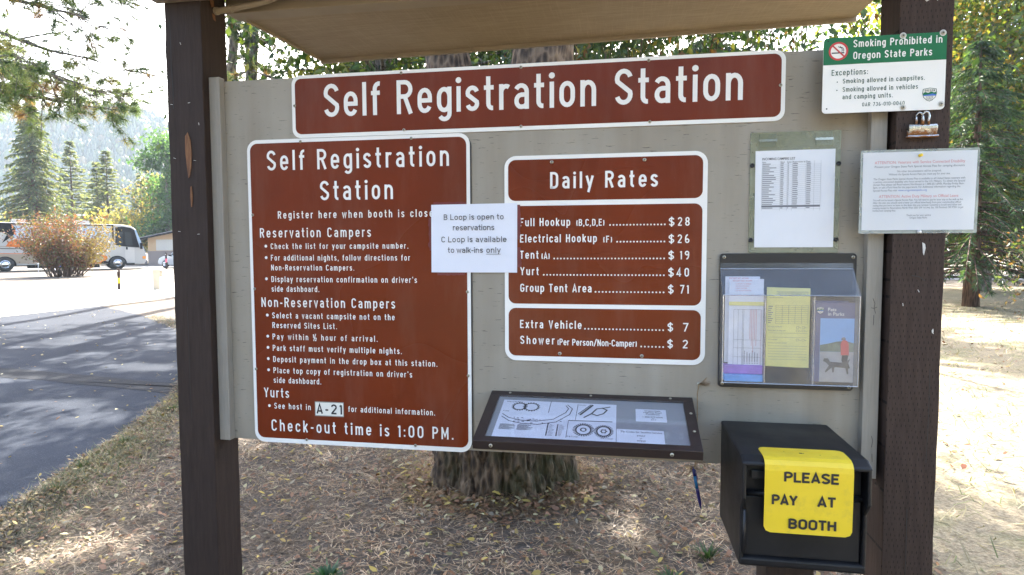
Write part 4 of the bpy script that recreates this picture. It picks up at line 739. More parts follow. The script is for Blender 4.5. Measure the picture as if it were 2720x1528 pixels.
ROAD = [(-.9, -9), (-1.25, -2), (-1.75, 0), (-2.06, 1.03), (-2.35, 1.85), (-2.55, 2.42), (-3.1, 3.72), (-4.6, 6.2), (-6.8, 8.7), (-9.4, 10.9), (-12.7, 13.2), (-12.9, 9.0), (-13.0, 2), (-12, -4), (-9, -9)]
sheet_poly('asphalt_road', wob(ROAD, .03, 4, 10), .004, M['asphalt'])
sheet_poly('road_patch', wob([(-3.35, 4.35), (-13.0, 6.0), (-13.0, 5.6), (-3.0, 3.9)], .04, 6, 18), .008, M['patch'])
sheet_poly('main_road', wob([(-12.5, -30), (-12.5, 14), (-13.6, 20), (-15.5, 32), (-15, 60), (-21, 60), (-27, 42), (-28.5, 33), (-26.2, 22), (-27, 8), (-29, -30)], .12, 8, 8), .012, M['pale'])
sheet_poly('camp_lane', [(-60, 22), (-50, 32), (-40, 42), (-28, 56), (-10, 78), (-18, 84), (-38, 62), (-50, 49), (-66, 30)], .016, asphalt('camp_lane_asphalt', (.10, .095, .09), (.2, .195, .185), .9))
sheet_poly('lawn', wob([(2.75, 2.4), (2.62, -1), (2.5, -6), (14, -12), (46, -4), (60, 18), (40, 27), (20, 26), (9, 24), (4.2, 12), (3.0, 6)], .16, 9, 8), .005, M['lawn'])
sheet_poly('far_road', [(3, 33), (40, 27.5), (80, 24), (80, 30), (40, 33.5), (3, 40)], .018, asphalt('far_asphalt', (.09, .095, .11), (.17, .175, .19), .8))

sheet_poly('lawn', wob([(-1.0, -4.6), (2.4, -6.1), (13.8, -12.3), (18, -32), (-9, -34), (-3.5, -12)], .2, 12, 8), .006, M['lawn'])  # unseen stretch behind the camera, added to bounce warm light onto the board

# wooded hillside to the left, far behind the camp
def hill(name, x0, x1, y0, prof, depth, mat, sd):
    r = np.random.default_rng(sd); nx, ny = 90, 40; V = []; 
    for j in range(ny+1):
        for i in range(nx+1):
            u, v = i/nx, j/ny; h = np.interp(u, [p[0] for p in prof], [p[1] for p in prof])
            z = h*math.sin(min(1, v*1.15)*math.pi/2)**1.3*(1-.25*max(0, v-.85)/.15); z += (math.sin(u*31+v*5)+math.sin(u*57-v*11)*.6)*h*.012*v
            V.append((x0+(x1-x0)*u, y0+depth*v+8*math.sin(u*9), z-1))
    F = [(j*(nx+1)+i, j*(nx+1)+i+1, (j+1)*(nx+1)+i+1, (j+1)*(nx+1)+i) for j in range(ny) for i in range(nx)]
    return np.array(V), F
hm = leaf_mat('far_forest', .2); hillmat = paint('hill_soil', (.10, .10, .06), .95, .3, .02)
def blob_forest(name, label, V, nx, count, hs, sd, cols, conif=.5):
    r = np.random.default_rng(sd); idx = r.integers(0, len(V)-nx-2, count); P = V[idx]+(V[idx+1]-V[idx])*r.random((count, 1))+(V[idx+nx+1]-V[idx])*r.random((count, 1))
    vs = []; fs = []; cs = []; b = 0
    for p in P:
        h = r.uniform(*hs); w = h*r.uniform(.16, .26); isc = r.random() < conif; col = np.array(cols[0 if isc else r.integers(1, len(cols))])*r.uniform(.7, 1.3)
        rings = ((0, w*.9), (.3, w), (.62, w*.55), (1, .02)) if isc else ((.05, w*.7), (.3, w*1.25), (.55, w*1.1), (.75, w*.2)); k = 6
        for hh, ww in rings:
            for q in range(k): a = q*2*math.pi/k+r.uniform(-.3, .3); s = ww*r.uniform(.7, 1.25); vs.append((p[0]+s*math.cos(a), p[1]+s*math.sin(a), p[2]+h*(hh+r.uniform(-.05, .05)))); cs.append(col*r.uniform(.8, 1.2))
        for t in range(3):
            for q in range(k): fs.append((b+t*k+q, b+t*k+(q+1) % k, b+(t+1)*k+(q+1) % k, b+(t+1)*k+q))
        b += 4*k
    return tag(npmesh(name, vs, fs, hm, None, np.array(cs)), label, 'forest', kind='stuff')
V1, F1 = hill('hill', -470, -60, 250, [(0, 104), (.15, 97), (.24, 104), (.30, 100), (.36, 88), (.42, 76), (.6, 62), (.8, 52), (1, 46)], 190, hillmat, 1)
tag(npmesh('hill', V1, F1, hillmat, smooth=True), kind='structure')
blob_forest('hillside_forest', 'hazy blue wooded hillside rising beyond the camp', V1, 90, 11000, (6, 11), 2, [(.03, .06, .035), (.08, .12, .04), (.12, .13, .04), (.12, .09, .04)], .55)

# ------------------------------------------------------------------ foliage builders
def leaves(P, D, size, aspect, cols, r, fold=.25, colvar=.25, droop=0.):
    """diamond leaves with a fold along the midrib: P roots, D directions"""
    n = len(P); D = D/np.linalg.norm(D, axis=1, keepdims=True); R0 = r.normal(size=(n, 3)); S = np.cross(D, R0); S /= np.linalg.norm(S, axis=1, keepdims=True)+1e-9; N = np.cross(S, D)
    L = size*r.uniform(.65, 1.25, (n, 1)); W = L*aspect
    a = P; b = P+D*L*.45+S*W*.5+N*W*fold; c = P+D*L-np.array([0, 0, 1.])*L*droop; d = P+D*L*.45-S*W*.5+N*W*fold
    V = np.stack([a, b, c, d], 1).reshape(-1, 3); i = np.arange(n)[:, None]*4; F = np.concatenate([i+[0, 1, 2], i+[0, 2, 3]], 0)
    cols = np.array(cols); C = cols[r.integers(0, len(cols), n)]*r.uniform(1-colvar, 1+colvar, (n, 1)); return V, F, np.repeat(C, 4, 0)
def limb(mb, p, q, r0, r1, r, n=5, bend=.12, k=6):
    p, q = Vector(p), Vector(q); L = (q-p).length; pts = []; o = Vector((r.uniform(-1, 1), r.uniform(-1, 1), r.uniform(-.3, .6)))*L*bend
    for i in range(n+1): t = i/n; pts.append(p.lerp(q, t)+o*math.sin(t*math.pi)+Vector((r.uniform(-1, 1), r.uniform(-1, 1), r.uniform(-1, 1)))*L*.015)
    mb.tube(pts, [r0+(r1-r0)*i/n for i in range(n+1)], k, False); return pts
GREEN = [(.030, .068, .012), (.042, .080, .014), (.024, .052, .012), (.058, .088, .016)]; YEL = [(.10, .15, .022), (.17, .18, .024), (.075, .125, .018), (.24, .17, .028), (.06, .11, .018)]
PINEC = [(.060, .095, .042), (.075, .11, .045), (.048, .078, .035), (.10, .12, .05)]; SPRUCE = [(.022, .050, .022), (.032, .066, .026), (.018, .040, .020), (.04, .075, .03)]
GAPS = [(-1.32, .52, .12, .06), (-1.10, .70, .16, .07), (-.72, .62, .08, .03), (1.62, 1.30, .05, .04), (1.96, 1.04, .05, .03), (-1.3, 2.45, .30, .12), (-.85, 2.5, .22, .1), (2.44, 2.2, .12, .1), (-3.2, 2.9, .28, .12), (-3.9, 3.3, .45, .14), (-4.6, 5.2, .6, .16), (-6.0, 4.2, .6, .15), (-7.5, 6.5, .7, .2), (-5.4, 7.0, .6, .15)]
def sun_gaps(P, loc):
    'leafless holes in the canopy that let spots of sun reach the ground'
    k = np.ones(len(P), bool); h = P[:, 2]/math.tan(SUN_EL); x = P[:, 0]+loc[0]-math.sin(SUN_AZ)*h; y = P[:, 1]+loc[1]-math.cos(SUN_AZ)*h
    for gx, gy, rx, ry in GAPS: k &= ((x-gx)/(rx+.07))**2+((y-gy)/(ry*1.5+.07))**2 > 1
    return P[k]
def broadleaf(name, loc, H, R, trunk, cz, n_cl, per, size, cols, label, sd, group=None, mat='barkg', aspect=.5, flat=.75, lean=(0, 0), cl=.45, cat='tree', stems=1):
    """H total height, R crown radius, cz height where the crown begins"""
    r = random.Random(sd); q = np.random.default_rng(sd); root = empty(name, loc, 0, label, cat, group)
    tb = MB(); tips = []
    for s in range(stems):
        ox = 0 if stems == 1 else (s-(stems-1)/2)*trunk*3
        base = Vector((ox*.3, 0, -.05)); top = Vector((ox+lean[0], lean[1], H*.8)); pts = limb(tb, base, top, trunk, trunk*.25, r, 8, .03, 10)
        nb = max(5, int(n_cl/7/stems))
        for k in range(nb):
            t = cz/H*.8+(.97-cz/H*.8)*((k+.5)/nb); a = r.uniform(0, 6.283); i = min(7, int(t*8)); p = pts[i].lerp(pts[i+1], t*8-i)
            rr = R*(1-.55*abs(t-.5)*1.2)*r.uniform(.55, 1.); e = p+Vector((math.cos(a)*rr, math.sin(a)*rr, r.uniform(.05, .35)*rr)); bp = limb(tb, p, e, trunk*.32*(1.1-t), trunk*.05, r, 5, .1, 5); tips += bp[2:]
            for _ in range(2):
                b0 = bp[r.randint(1, 4)]; e2 = b0+Vector((r.uniform(-1, 1), r.uniform(-1, 1), r.uniform(-.3, .7)))*R*.45; tips += limb(tb, b0, e2, trunk*.08, trunk*.02, r, 3, .1, 4)[1:]
    tb.build('trunk', M[mat], root, smooth=True)
    T = np.array([tuple(p) for p in tips]); idx = q.integers(0, len(T), n_cl); Cn = T[idx]+q.normal(size=(n_cl, 3))*R*.09
    P = np.repeat(Cn, per, 0)+q.normal(size=(n_cl*per, 3))*np.array([cl, cl, cl*flat])*R*.28; P = sun_gaps(P[P[:, 2] > cz*.8], loc)
    D = q.normal(size=P.shape); D[:, 2] -= .55; V, F, C = leaves(P, D, size, aspect, cols, q)
    npmesh('crown', V, F, M['leafb' if name.split('_')[0] in ('maple', 'flowering', 'yellow', 'roadside') else 'leaf'], root, C); return root
def conifer(name, loc, H, R, trunk, cz, whorls, per, spr, size, cols, label, sd, group=None, droop=.25, asp=.32, power=.9, up=0., mat='barkr'):
    r = random.Random(sd); q = np.random.default_rng(sd); root = empty(name, loc, 0, label, 'tree', group)
    tb = MB(); tb.tube([(0, 0, -.05), (.02*H*.1, 0, H*.35), (0, 0, H*.7), (0, 0, H)], [trunk, trunk*.72, trunk*.36, .01], 8); Ps, Ds = [], []
    for k in range(whorls):
        t = (k+r.random())/whorls; z = cz+(H-cz)*t; L0 = R*(1-t)**power*(.72 if t < .06 else 1)
        for b in range(per):
            t = min(.985, (k+r.random()*1.5)/whorls); z = cz+(H-cz)*t; L0 = R*(1-t)**power*(.72 if t < .06 else 1); a = 6.283*(b+r.random()*.9)/per+k*1.3; L = L0*r.uniform(.45, 1.18)+.08; d = Vector((math.cos(a), math.sin(a), 0)); p0 = Vector((0, 0, z)); pts = []
            for i in range(5): s = i/4; pts.append(p0+d*L*s+Vector((0, 0, L*(up*s-droop*s*s+.10*max(0, s-.7)))))
            tb.tube(pts, [max(.006, trunk*.16*(1-t)*(1-.8*i/4)) for i in range(5)], 4, False)
            ns = max(3, int(spr*(.35+L/R)))
            for _ in range(ns):
                s = r.random()**.7; i = min(3, int(s*4)); p = pts[i].lerp(pts[i+1], s*4-i); sd_ = r.choice((-1, 1))
                Ps.append(p); Ds.append(d*r.uniform(.2, 1)+Vector((-d.y, d.x, 0))*sd_*r.uniform(.1, .9)+Vector((0, 0, -r.uniform(.0, droop*2.2)+up*.4+r.uniform(-.15, .15))))
    tb.build('trunk', M[mat], root, smooth=True)
    P = np.array([tuple(p) for p in Ps]); D = np.array([tuple(p) for p in Ds]); V, F, C = leaves(P, D, size, asp, cols, q, .15, .3, droop*.5)
    npmesh('crown', V, F, M['needle'], root, C); return root
def tufts(P, D, n, L, w, cols, q):
    """fans of needles at branch ends"""
    m = len(P); B = np.repeat(P, n, 0); A_ = np.repeat(D/np.linalg.norm(D, axis=1, keepdims=True), n, 0); X = q.normal(size=B.shape); X /= np.linalg.norm(X, axis=1, keepdims=True); d = A_*.75+X*.9; d /= np.linalg.norm(d, axis=1, keepdims=True)
    B = B-A_*q.random((m*n, 1))*L*.6; S = np.cross(d, q.normal(size=B.shape)); S /= np.linalg.norm(S, axis=1, keepdims=True); l = L*q.uniform(.7, 1.2, (m*n, 1)); V = np.stack([B-S*w, B+S*w, B+d*l], 1).reshape(-1, 3)
    F = np.arange(m*n*3).reshape(-1, 3); c = np.array(cols); C = np.repeat(c[q.integers(0, len(c), m)], n, 0)*q.uniform(.75, 1.25, (m*n, 1)); return V, F, np.repeat(C, 3, 0)
def pine(name, loc, H, trunk, cz, branches, tn, L, w, cols, label, sd, R=3., tpb=14, group=None, rz=0):
    """branches: explicit list of (z, azimuth, length, rise) or a count"""
    r = random.Random(sd); q = np.random.default_rng(sd); root = empty(name, loc, rz, label, 'tree', group); tb = MB()
    tb.tube([(0, 0, -.05), (.05, .03, H*.4), (0, 0, H*.8), (0, 0, H)], [trunk, trunk*.8, trunk*.4, trunk*.05], 10); P, D = [], []
    if not hasattr(branches, '__len__'):
        nb = branches; branches = []
        for k in range(nb): t = (k+r.random())/nb; branches.append((cz+(H-cz)*t, r.uniform(0, 6.283), R*(1-t*.75)*r.uniform(.6, 1.1), r.uniform(-.1, .3)))
    for z, a, Lb, rise in branches:
        p = Vector((0, 0, z)); e = p+Vector((math.cos(a)*Lb, math.sin(a)*Lb, rise*Lb)); bp = limb(tb, p, e, trunk*.2+.015, .012, r, 7, .08, 6)
        for k in range(tpb):
            i = r.randint(2, 7); b = bp[i]; s = Lb*r.uniform(.10, .26); dr = (e-p).normalized()*.7+Vector((r.uniform(-1, 1), r.uniform(-1, 1), r.uniform(-.95, .45))); dr.normalize(); t2 = b+dr*s
            sp = limb(tb, b, t2, .014, .006, r, 3, .18, 4); P.append(tuple(t2)); D.append(tuple(sp[-1]-sp[-2]))
            if r.random() < .75: t3 = sp[1]+(dr+Vector((r.uniform(-1, 1), r.uniform(-1, 1), r.uniform(-.9, .5)))).normalized()*s*.6; limb(tb, sp[1], t3, .009, .005, r, 2, .1, 4); P.append(tuple(t3)); D.append(tuple(t3-sp[1]))
    tb.build('trunk', M['barkg'], root, smooth=True); V, F, C = tufts(np.array(P), np.array(D), tn, L, w, cols, q); npmesh('crown', V, F, M['needle'], root, C); return root
GOLD = PINEC*3+[(.14, .13, .045), (.17, .10, .05)]

# forked tree right behind the board
FT = empty('forked_tree', (.79, 2.0, 0), 0, 'big tree with furrowed mossy base and two stems right behind the board', 'tree')
m = MB(); N_, Hn = 300, 90; r = random.Random(3); ph = [r.uniform(0, 6.28) for _ in range(40)]
from mathutils import noise as MN
def flute(t, z):
    c, s_ = math.cos(t), math.sin(t); s = 0
    for k in range(4): s += math.sin((5+k*3)*t+ph[k]+z*(1.0+.4*math.sin(ph[k+14]*9)))*.02
    a = MN.noise(Vector((c*6+z*1.2, s_*6, z*3.2))); b = MN.noise(Vector((c*13+4, s_*13+z, z*7+7)))
    return s-.075*(1-min(1, abs(a)*3.2))**2-.045*(1-min(1, abs(b)*3))**2+.022*MN.noise(Vector((c*26, s_*26, z*16)))
for i in range(Hn+1):
    z = -.05+1.65*i/Hn; rb = .445+.02*math.exp(-max(0, z)*8)
    for k in range(N_):
        t = 2*math.pi*k/N_; root_ = .035*math.exp(-max(0, z)*7)*(max(0, math.sin(3*t+1.2))+max(0, math.sin(5*t+.3))*.6); rr = rb*(1+flute(t, z)*1.3)+root_
        m.v.append((rr*math.cos(t)*1.03, rr*math.sin(t)*.85, z))
m.f = [(i*N_+k, i*N_+(k+1) % N_, (i+1)*N_+(k+1) % N_, (i+1)*N_+k) for i in range(Hn) for k in range(N_)]
def stem(mb, x0, x1, r0, r1, z0, z1):
    N2 = 48; n2 = 30; b = len(mb.v)
    for i in range(n2+1):
        u = i/n2; z = z0+(z1-z0)*u
        for k in range(N2): t = 2*math.pi*k/N2; rr = (r0+(r1-r0)*u)*(1+flute(t*.5, z)*1.1); mb.v.append((x0+(x1-x0)*u+rr*math.cos(t), .1*u+rr*math.sin(t), z))
    mb.f += [(b+i*N2+k, b+i*N2+(k+1) % N2, b+(i+1)*N2+(k+1) % N2, b+(i+1)*N2+k) for i in range(n2) for k in range(N2)]
stem(m, -.14, -.47, .26, .105, 1.45, 3.4); stem(m, .16, .31, .27, .17, 1.45, 3.4)
q = MB(); lb = random.Random(9)
stem(m, -.47, -1.1, .105, .05, 3.4, 8.0); stem(m, .31, .8, .17, .07, 3.4, 9.0)
tips = []
for k in range(22):
    z = lb.uniform(3.6, 8.4); s_ = lb.choice((0, 1)); x = (-.47-.63*(z-3.4)/4.6) if s_ else (.31+.5*(z-3.4)/5.6); a = lb.uniform(0, 6.28); L_ = lb.uniform(1.3, 2.8); tips += limb(m, (x, .1, z), (x+L_*math.cos(a), .1+L_*math.sin(a), z+lb.uniform(.0, 1.)), .04, .01, lb, 5, .12, 5)[2:]
hang = []
for k in range(46):   # long drooping sprays below the crown
    x = lb.uniform(-.7, 2.7); y = lb.uniform(.6, 3.2); z = lb.uniform(3.5, 4.2); e = (x+lb.uniform(-.4, .4), y+lb.uniform(-.3, .3), lb.uniform(2.55, 3.3)); hang += limb(m, (x*.6, .3+y*.5, z+.5), (x, y, z), .014, .008, lb, 3, .1, 4); hang += limb(m, (x, y, z), e, .008, .003, lb, 6, .15, 4)
m.build('trunk', M['bark'], FT, smooth=True)
q = np.random.default_rng(21); T = np.array([tuple(p) for p in tips]); P = T[q.integers(0, len(T), 9000)]+q.normal(size=(9000, 3))*[.5, .5, .4]; P = P[P[:, 2] > 3.2]
Hh = np.array([tuple(p) for p in hang]); P2 = Hh[q.integers(0, len(Hh), 8200)]+q.normal(size=(8200, 3))*[.14, .14, .10]; P2 = P2[P2[:, 2] > 2.3]
PP = sun_gaps(np.concatenate([P, P2]), (.79, 2.0)); D = q.normal(size=PP.shape)*.7; D[:, 2] -= .8; V, F, C = leaves(PP, D, .078, .5, GREEN*4+[(.10, .11, .018), (.16, .14, .02), (.14, .07, .02)], q)
npmesh('crown', V, F, M['leaf'], FT, C)

# trees that stand behind the kiosk and throw the shade on it and on the road
broadleaf('shade_tree', (-2.5, 9.2, 0), 12.5, 3.5, .24, 4.4, 330, 48, .17, GREEN+YEL[:2], 'dark trunked leafy tree behind the board, its small stem showing over the title sign', 31, cl=.6)
broadleaf('low_tree', (1.05, 8.2, 0), 5.3, 2.4, .10, 2.5, 170, 56, .12, GREEN+[(.06, .085, .016)], 'low dense green tree filling the gap over the title sign', 30, cl=.6)
broadleaf('shade_tree', (-6.3, 16.5, 0), 13.5, 3.6, .24, 6.0, 240, 46, .19, GREEN, 'tall leafy tree farther back behind the tall instruction sign', 32, cl=.6)
broadleaf('shade_tree', (-.7, 11.2, 0), 13, 2.4, .20, 4.2, 260, 46, .19, GREEN, 'leafy tree behind the title sign, right of the forked stems', 33, cl=.6)
conifer('dark_conifer', (4.3, 17.5, 0), 13.0, 3.4, .2, 2.2, 34, 9, 110, .22, SPRUCE, 'dark conifer filling the gap over the right half of the title sign', 34, droop=.4, asp=.18)
broadleaf('high_tree', (-9.0, 14.6, 0), 19, 2.6, .24, 12.2, 210, 40, .20, GREEN, 'tall high crowned tree hidden behind the left post, nearer one', 36, 'high crowned trees behind the left post', cl=.6)
broadleaf('high_tree', (-11.2, 17.4, 0), 20, 2.0, .24, 13.4, 210, 40, .20, GREEN, 'tall high crowned tree hidden behind the left post, farther one', 37, 'high crowned trees behind the left post', cl=.6)
broadleaf('high_tree', (-6.4, 19.3, 0), 20, 2.9, .24, 11.5, 190, 40, .20, GREEN, 'tall high crowned tree hidden behind the tall instruction sign', 38, 'high crowned trees behind the left post', cl=.6)
broadleaf('high_tree', (-13.6, 20.4, 0), 21, 2.3, .24, 14.5, 170, 40, .20, GREEN, 'tall high crowned tree hidden behind the left post, farthest one', 39, 'high crowned trees behind the left post', cl=.6)
pine('slim_pine', (-9.3, 15.2, 0), 12.5, .13, 3.6, 34, 40, .20, .0065, GOLD, 'slim grey pine seen between the left post and the roof edge', 35, 2.1, 15)
# ponderosa pine leaning in from the left
br = []
r = random.Random(40)
for k in range(30):
    z = r.uniform(6.2, 15); br.append((z, r.uniform(0, 6.283), 4.8*(1-(z-5)/16)*r.uniform(.7, 1.1), r.uniform(-.18, .15)))
for z, a, L_, ri in ((9.4, -.10, 4.6, -.22), (8.2, .02, 5.0, -.26), (7.4, .12, 5.2, -.27), (6.8, -.12, 4.9, -.30), (6.4, .05, 4.6, -.32), (8.8, .2, 4.4, -.2), (7.0, -.25, 4.4, -.28), (9.9, .08, 4.2, -.1), (10.6, -.02, 4.0, -.06), (5.6, .1, 3.4, -.1)): br.append((z, a, L_, ri))
pine('ponderosa_pine', (-15.6, 11.2, 0), 17, .34, 5, br, 60, .27, .0055, [(a*1.5, b*1.5, c*1.4) for a, b, c in GOLD], 'ponderosa pine whose long needled branches hang in from the upper left', 41, tpb=36)

# left distance, behind the motorhome; conifer colours lightened to imitate lens glare
conifer('cedar_tree', (-59.3, 55.0, 0), 17.6, 4.7, .36, 1.4, 52, 10, 40, .40, [(.10, .135, .06), (.125, .16, .065), (.075, .105, .05), (.16, .17, .07)], 'tall dense cone shaped cedar standing behind the motorhome, left of the pale pines', 50, droop=.32, asp=.36, power=.85)
c0 = conifer('camp_pine', (-72.0, 72.5, 0), 16.4, 3.9, .26, 1.8, 30, 7, 40, .46, [(.15, .18, .085), (.18, .20, .09), (.11, .14, .07)], 'pale conifer right beside the big cedar, leftmost of the pale ones', 51, 'pale pines behind the motorhome', droop=.12, up=.1, asp=.4)
for i, (x, y, s, a, lab) in enumerate(((-63.2, 68.9, .87, 1.1, 'pale open pine with a visible straight trunk behind the motorhome roof'), (-66.0, 70.3, .80, 2.3, 'shorter pale pine between the two taller pale pines behind the motorhome'), (-56.8, 67.0, .66, 3.6, 'small pale conifer right of the open pine, behind the motorhome cab'))):
    c = copy_tree(c0); c.location = (x, y, 0); c.rotation_euler.z = a; c.scale = (s*1.08, s*1.08, s); c['label'] = lab
broadleaf('roadside_tree', (-53.6, 66.0, 0), 12.2, 3.7, .25, 2.2, 150, 32, .5, [(.10, .11, .045), (.14, .11, .06), (.07, .09, .04)], 'pale brownish tree between the pines and the brown building', 52, cl=.7)
broadleaf('roadside_tree', (-48.2, 60.6, 0), 17.2, 3.9, .25, 3.0, 210, 44, .42, [(.04, .095, .03), (.06, .12, .035), (.035, .075, .025)], 'dense dark green tree beside the left post above the brown building', 53, cl=.6)
broadleaf('yellow_tree', (-66.5, 60.5, 0), 6.0, 5.0, .16, .8, 130, 34, .42, [(.19, .19, .05), (.16, .19, .06), (.23, .19, .05)], 'low yellow green tree behind the motorhome roof', 54, cl=.8)
broadleaf('yellow_tree', (-56.0, 64.5, 0), 6.8, 4.6, .16, .8, 130, 34, .42, [(.20, .19, .06), (.17, .18, .07), (.25, .19, .05)], 'yellow autumn tree behind the motorhome cab and the brown roof', 55, cl=.8)
broadleaf('yellow_tree', (-72.0, 54.0, 0), 7.5, 4.6, .16, .8, 120, 34, .42, [(.20, .20, .06), (.26, .22, .06)], 'yellow green tree at the left edge behind the motorhome tail', 56, cl=.8)

# right side
conifer('spruce_tree', (10.6, 16.2, 0), 6.9, 3.7, .21, .9, 30, 9, 130, .17, [(.035, .078, .028), (.05, .10, .035), (.028, .062, .026), (.07, .12, .045)], 'dark spruce with a bare lower trunk on the lawn at the right', 60, droop=.36, asp=.15, power=.8)
broadleaf('maple_tree', (14.2, 22.6, 0), 15.5, 5.8, .17, 1.6, 640, 80, .19, YEL, 'yellow green maple with two thin stems behind the spruce', 61, cl=.7, aspect=.8, stems=2)
broadleaf('maple_tree', (12.6, 26.0, 0), 12.0, 4.2, .17, 2.4, 220, 66, .15, YEL[:3], 'yellow green maple behind the two stemmed one, partly hidden by the right post', 62, cl=.7, aspect=.8)
PT = broadleaf('flowering_tree', (5.0, 8.3, 0), 5.3, .85, .05, 3.5, 60, 34, .085, [(.10, .15, .03), (.13, .17, .035), (.40, .14, .18), (.09, .13, .03), (.11, .15, .03)], 'light green tree with pink blossom between the roof end and the right post', 63, cl=.7)
SB = broadleaf('side_shrub', (10.0, 12.6, 0), 2.5, 1.0, .03, .5, 26, 10, .10, [(.10, .14, .03), (.13, .09, .03), (.16, .09, .03), (.08, .12, .03)], 'thin twiggy shrub with few leaves at the right edge of the lawn', 64, cat='shrub', stems=3, cl=.6)
for i, (x, y) in enumerate(((23, 36), (31, 39), (15.5, 42), (40, 34), (8, 44))):
    broadleaf('edge_tree', (x, y, 0), 12+i % 3*2, 5.5, .22, 1.2, 150, 34, .5, GREEN+YEL[:2], ('leafy tree beyond the far road behind the spruce crown', 'leafy tree beyond the far road at the right edge', 'leafy tree beyond the road, hidden behind the right post', 'dense tree at the far right end of the road', 'leafy tree beyond the road behind the kiosk')[i], 70+i, 'trees beyond the far road', cl=.8)
FE = empty('rail_fence', (0, 0, 0), 0, 'low dark rail fence along the far road behind the spruce', 'fence'); dk = paint('fence_wood', (.05, .04, .035), .8)
for z in (.35, .75): MB().tube([(9, 26.6, z), (20, 26.3, z), (34, 25.2, z)], .05, 6).build('rail', dk, FE)
for k in range(9): MB().tube([(9.5+k*3, 26.6-.05*k, -.1), (9.5+k*3, 26.6-.05*k, 1.0)], .07, 6).build('fence_post', dk, FE)

# behind the camera: the trees that the glossy signs and sheets mirror
b0 = broadleaf('grove_tree', (-9, -24, 0), 13, 4.6, .22, 3, 130, 34, .5, GREEN, 'leafy tree in the grove on the visitor side of the kiosk', 80, 'grove facing the kiosk', cl=.8)
for i, (x, y, a, s) in enumerate(((-1, -30, 1, 1.1), (7, -27, 2.2, .9), (14, -22, 3.1, 1.05), (-18, -20, 4.4, 1.2), (22, -30, 5, 1.2))):
    c = copy_tree(b0); c.location = (x, y, 0); c.rotation_euler.z = a; c.scale = (s, s, s)

# big autumn shrub in front of the motorhome
BU = empty('autumn_shrub', (-30.9, 30.2, 0), 0, 'wide rusty and yellow green shrub in front of the motorhome', 'shrub'); m = MB(); r = random.Random(77); tp = []
for k in range(90):
    a = r.uniform(0, 6.283); b = abs(r.gauss(0, .5)); R0 = r.uniform(0, .9); p = Vector((R0*math.cos(a), R0*math.sin(a), -.05)); h = r.uniform(2.2, 4.2)*(1-.25*b); e = p+Vector((math.cos(a)*h*(.12+b*.85), math.sin(a)*h*(.12+b*.85), h)); 
    pts = limb(m, p, e, .028, .006, r, 6, .07, 4); tp += pts[2:]
    for _ in range(3): b0_ = pts[r.randint(2, 5)]; tp += limb(m, b0_, b0_+Vector((r.uniform(-1, 1), r.uniform(-1, 1), r.uniform(-.1, .9)))*.7, .010, .004, r, 3, .1, 3)[1:]
m.build('stems', M['twig'], BU); q = np.random.default_rng(78); T = np.array([tuple(p) for p in tp]); nL = 12500; P = T[q.integers(0, len(T), nL)]+q.normal(size=(nL, 3))*.17; P = P[P[:, 2] > .35]; D = q.normal(size=P.shape)
V, F, C = leaves(P, D, .15, .5, [(.15, .050, .026), (.17, .065, .030), (.12, .080, .024), (.085, .095, .022), (.11, .105, .025), (.20, .075, .032), (.09, .055, .03)], q); xr = (V[:, 0:1]*.985+V[:, 1:2]*.6); C = np.where((xr > 1.4) & (V[:, 2:3] < 3.4), C*.45+np.array([.19, .15, .022])*.6, C)
npmesh('crown', V, F, M['leaf'], BU, C)

# ------------------------------------------------------------------ motorhome, car, building, small things on the left
RV = empty('motorhome', (-39.5, 43.45, 0), math.atan2(.76, .65), 'long tan and white motorhome with black cab and orange swooshes behind the shrub', 'motorhome')
pw = paint('motorhome_cream', (.42, .40, .365), .22, .03, 1); pt = paint('motorhome_tan', (.33, .26, .185), .25, .05, 1); pk = paint('motorhome_black', (.010, .010, .012), .5, .05, spec=.04); po = paint('motorhome_orange', (.62, .15, .025), .25, .05)
pgl = paint('dark_window', (.02, .025, .03), .05, .05); pbl = paint('pale_reflection_window', (.35, .45, .55), .06, .05); pch = paint('chrome', (.7, .7, .72), .12, .04, metal=1.0); prub = paint('tyre_rubber', (.018, .018, .018), .8)  # pbl: reflected sky put into the pane colour
XR = -10.0
prof = [(XR, .62), (-8.2, .62), (-8.2, .45), (-6.0, .45), (-.75, .45), (1.9, .40), (2.06, .62), (2.03, 1.3), (1.86, 1.72), (1.36, 3.25), (1.05, 3.50), (.3, 3.62), (XR+.15, 3.62), (XR, 3.5)]
MB().prism(prof, -1.25, 1.25).build('body', pw, RV, bevel=.05)
YS_ = -1.2515
def decal(name, pts, mat, y=YS_, parent=RV, t=.012): return MB().prism(pts, y-t, y+.006).build(name, mat, parent)
decal('lower_panel', [(XR+.02, .64), (-.9, .47), (-.9, 1.22), (XR+.02, 1.30)], pt)
decal('cab_black', [(-.10, 1.98), (-.06, 3.38), (.4, 3.46), (1.0, 3.36), (1.26, 3.20), (1.44, 2.4), (1.60, 1.76), (1.2, 1.78), (.4, 1.86)], pk)
for n_, a in (('cab_window', [(.02, 2.0), (.04, 3.02), (.42, 3.04), (.42, 1.98)]), ('door_window', [(.60, 1.95), (.58, 3.02), (1.0, 2.98), (1.12, 1.93)])): decal(n_, a, pgl, YS_-.013)
dr = decal('door', [(.55, .58), (.55, 1.79), (1.22, 1.74), (1.22, .58)], paint('motorhome_door_cream', (.50, .475, .43), .25, .03, 1), YS_-.004); decal('handle', [(.62, 1.60), (.62, 1.82), (.75, 1.80), (.75, 1.60)], pk, YS_-.02, RV)
MB().prism([(2.045, 1.35), (2.06, 1.36), (1.89, 1.75), (1.40, 3.20), (1.375, 3.19), (1.86, 1.74)], -1.18, 1.18).build('windshield', pbl, RV)
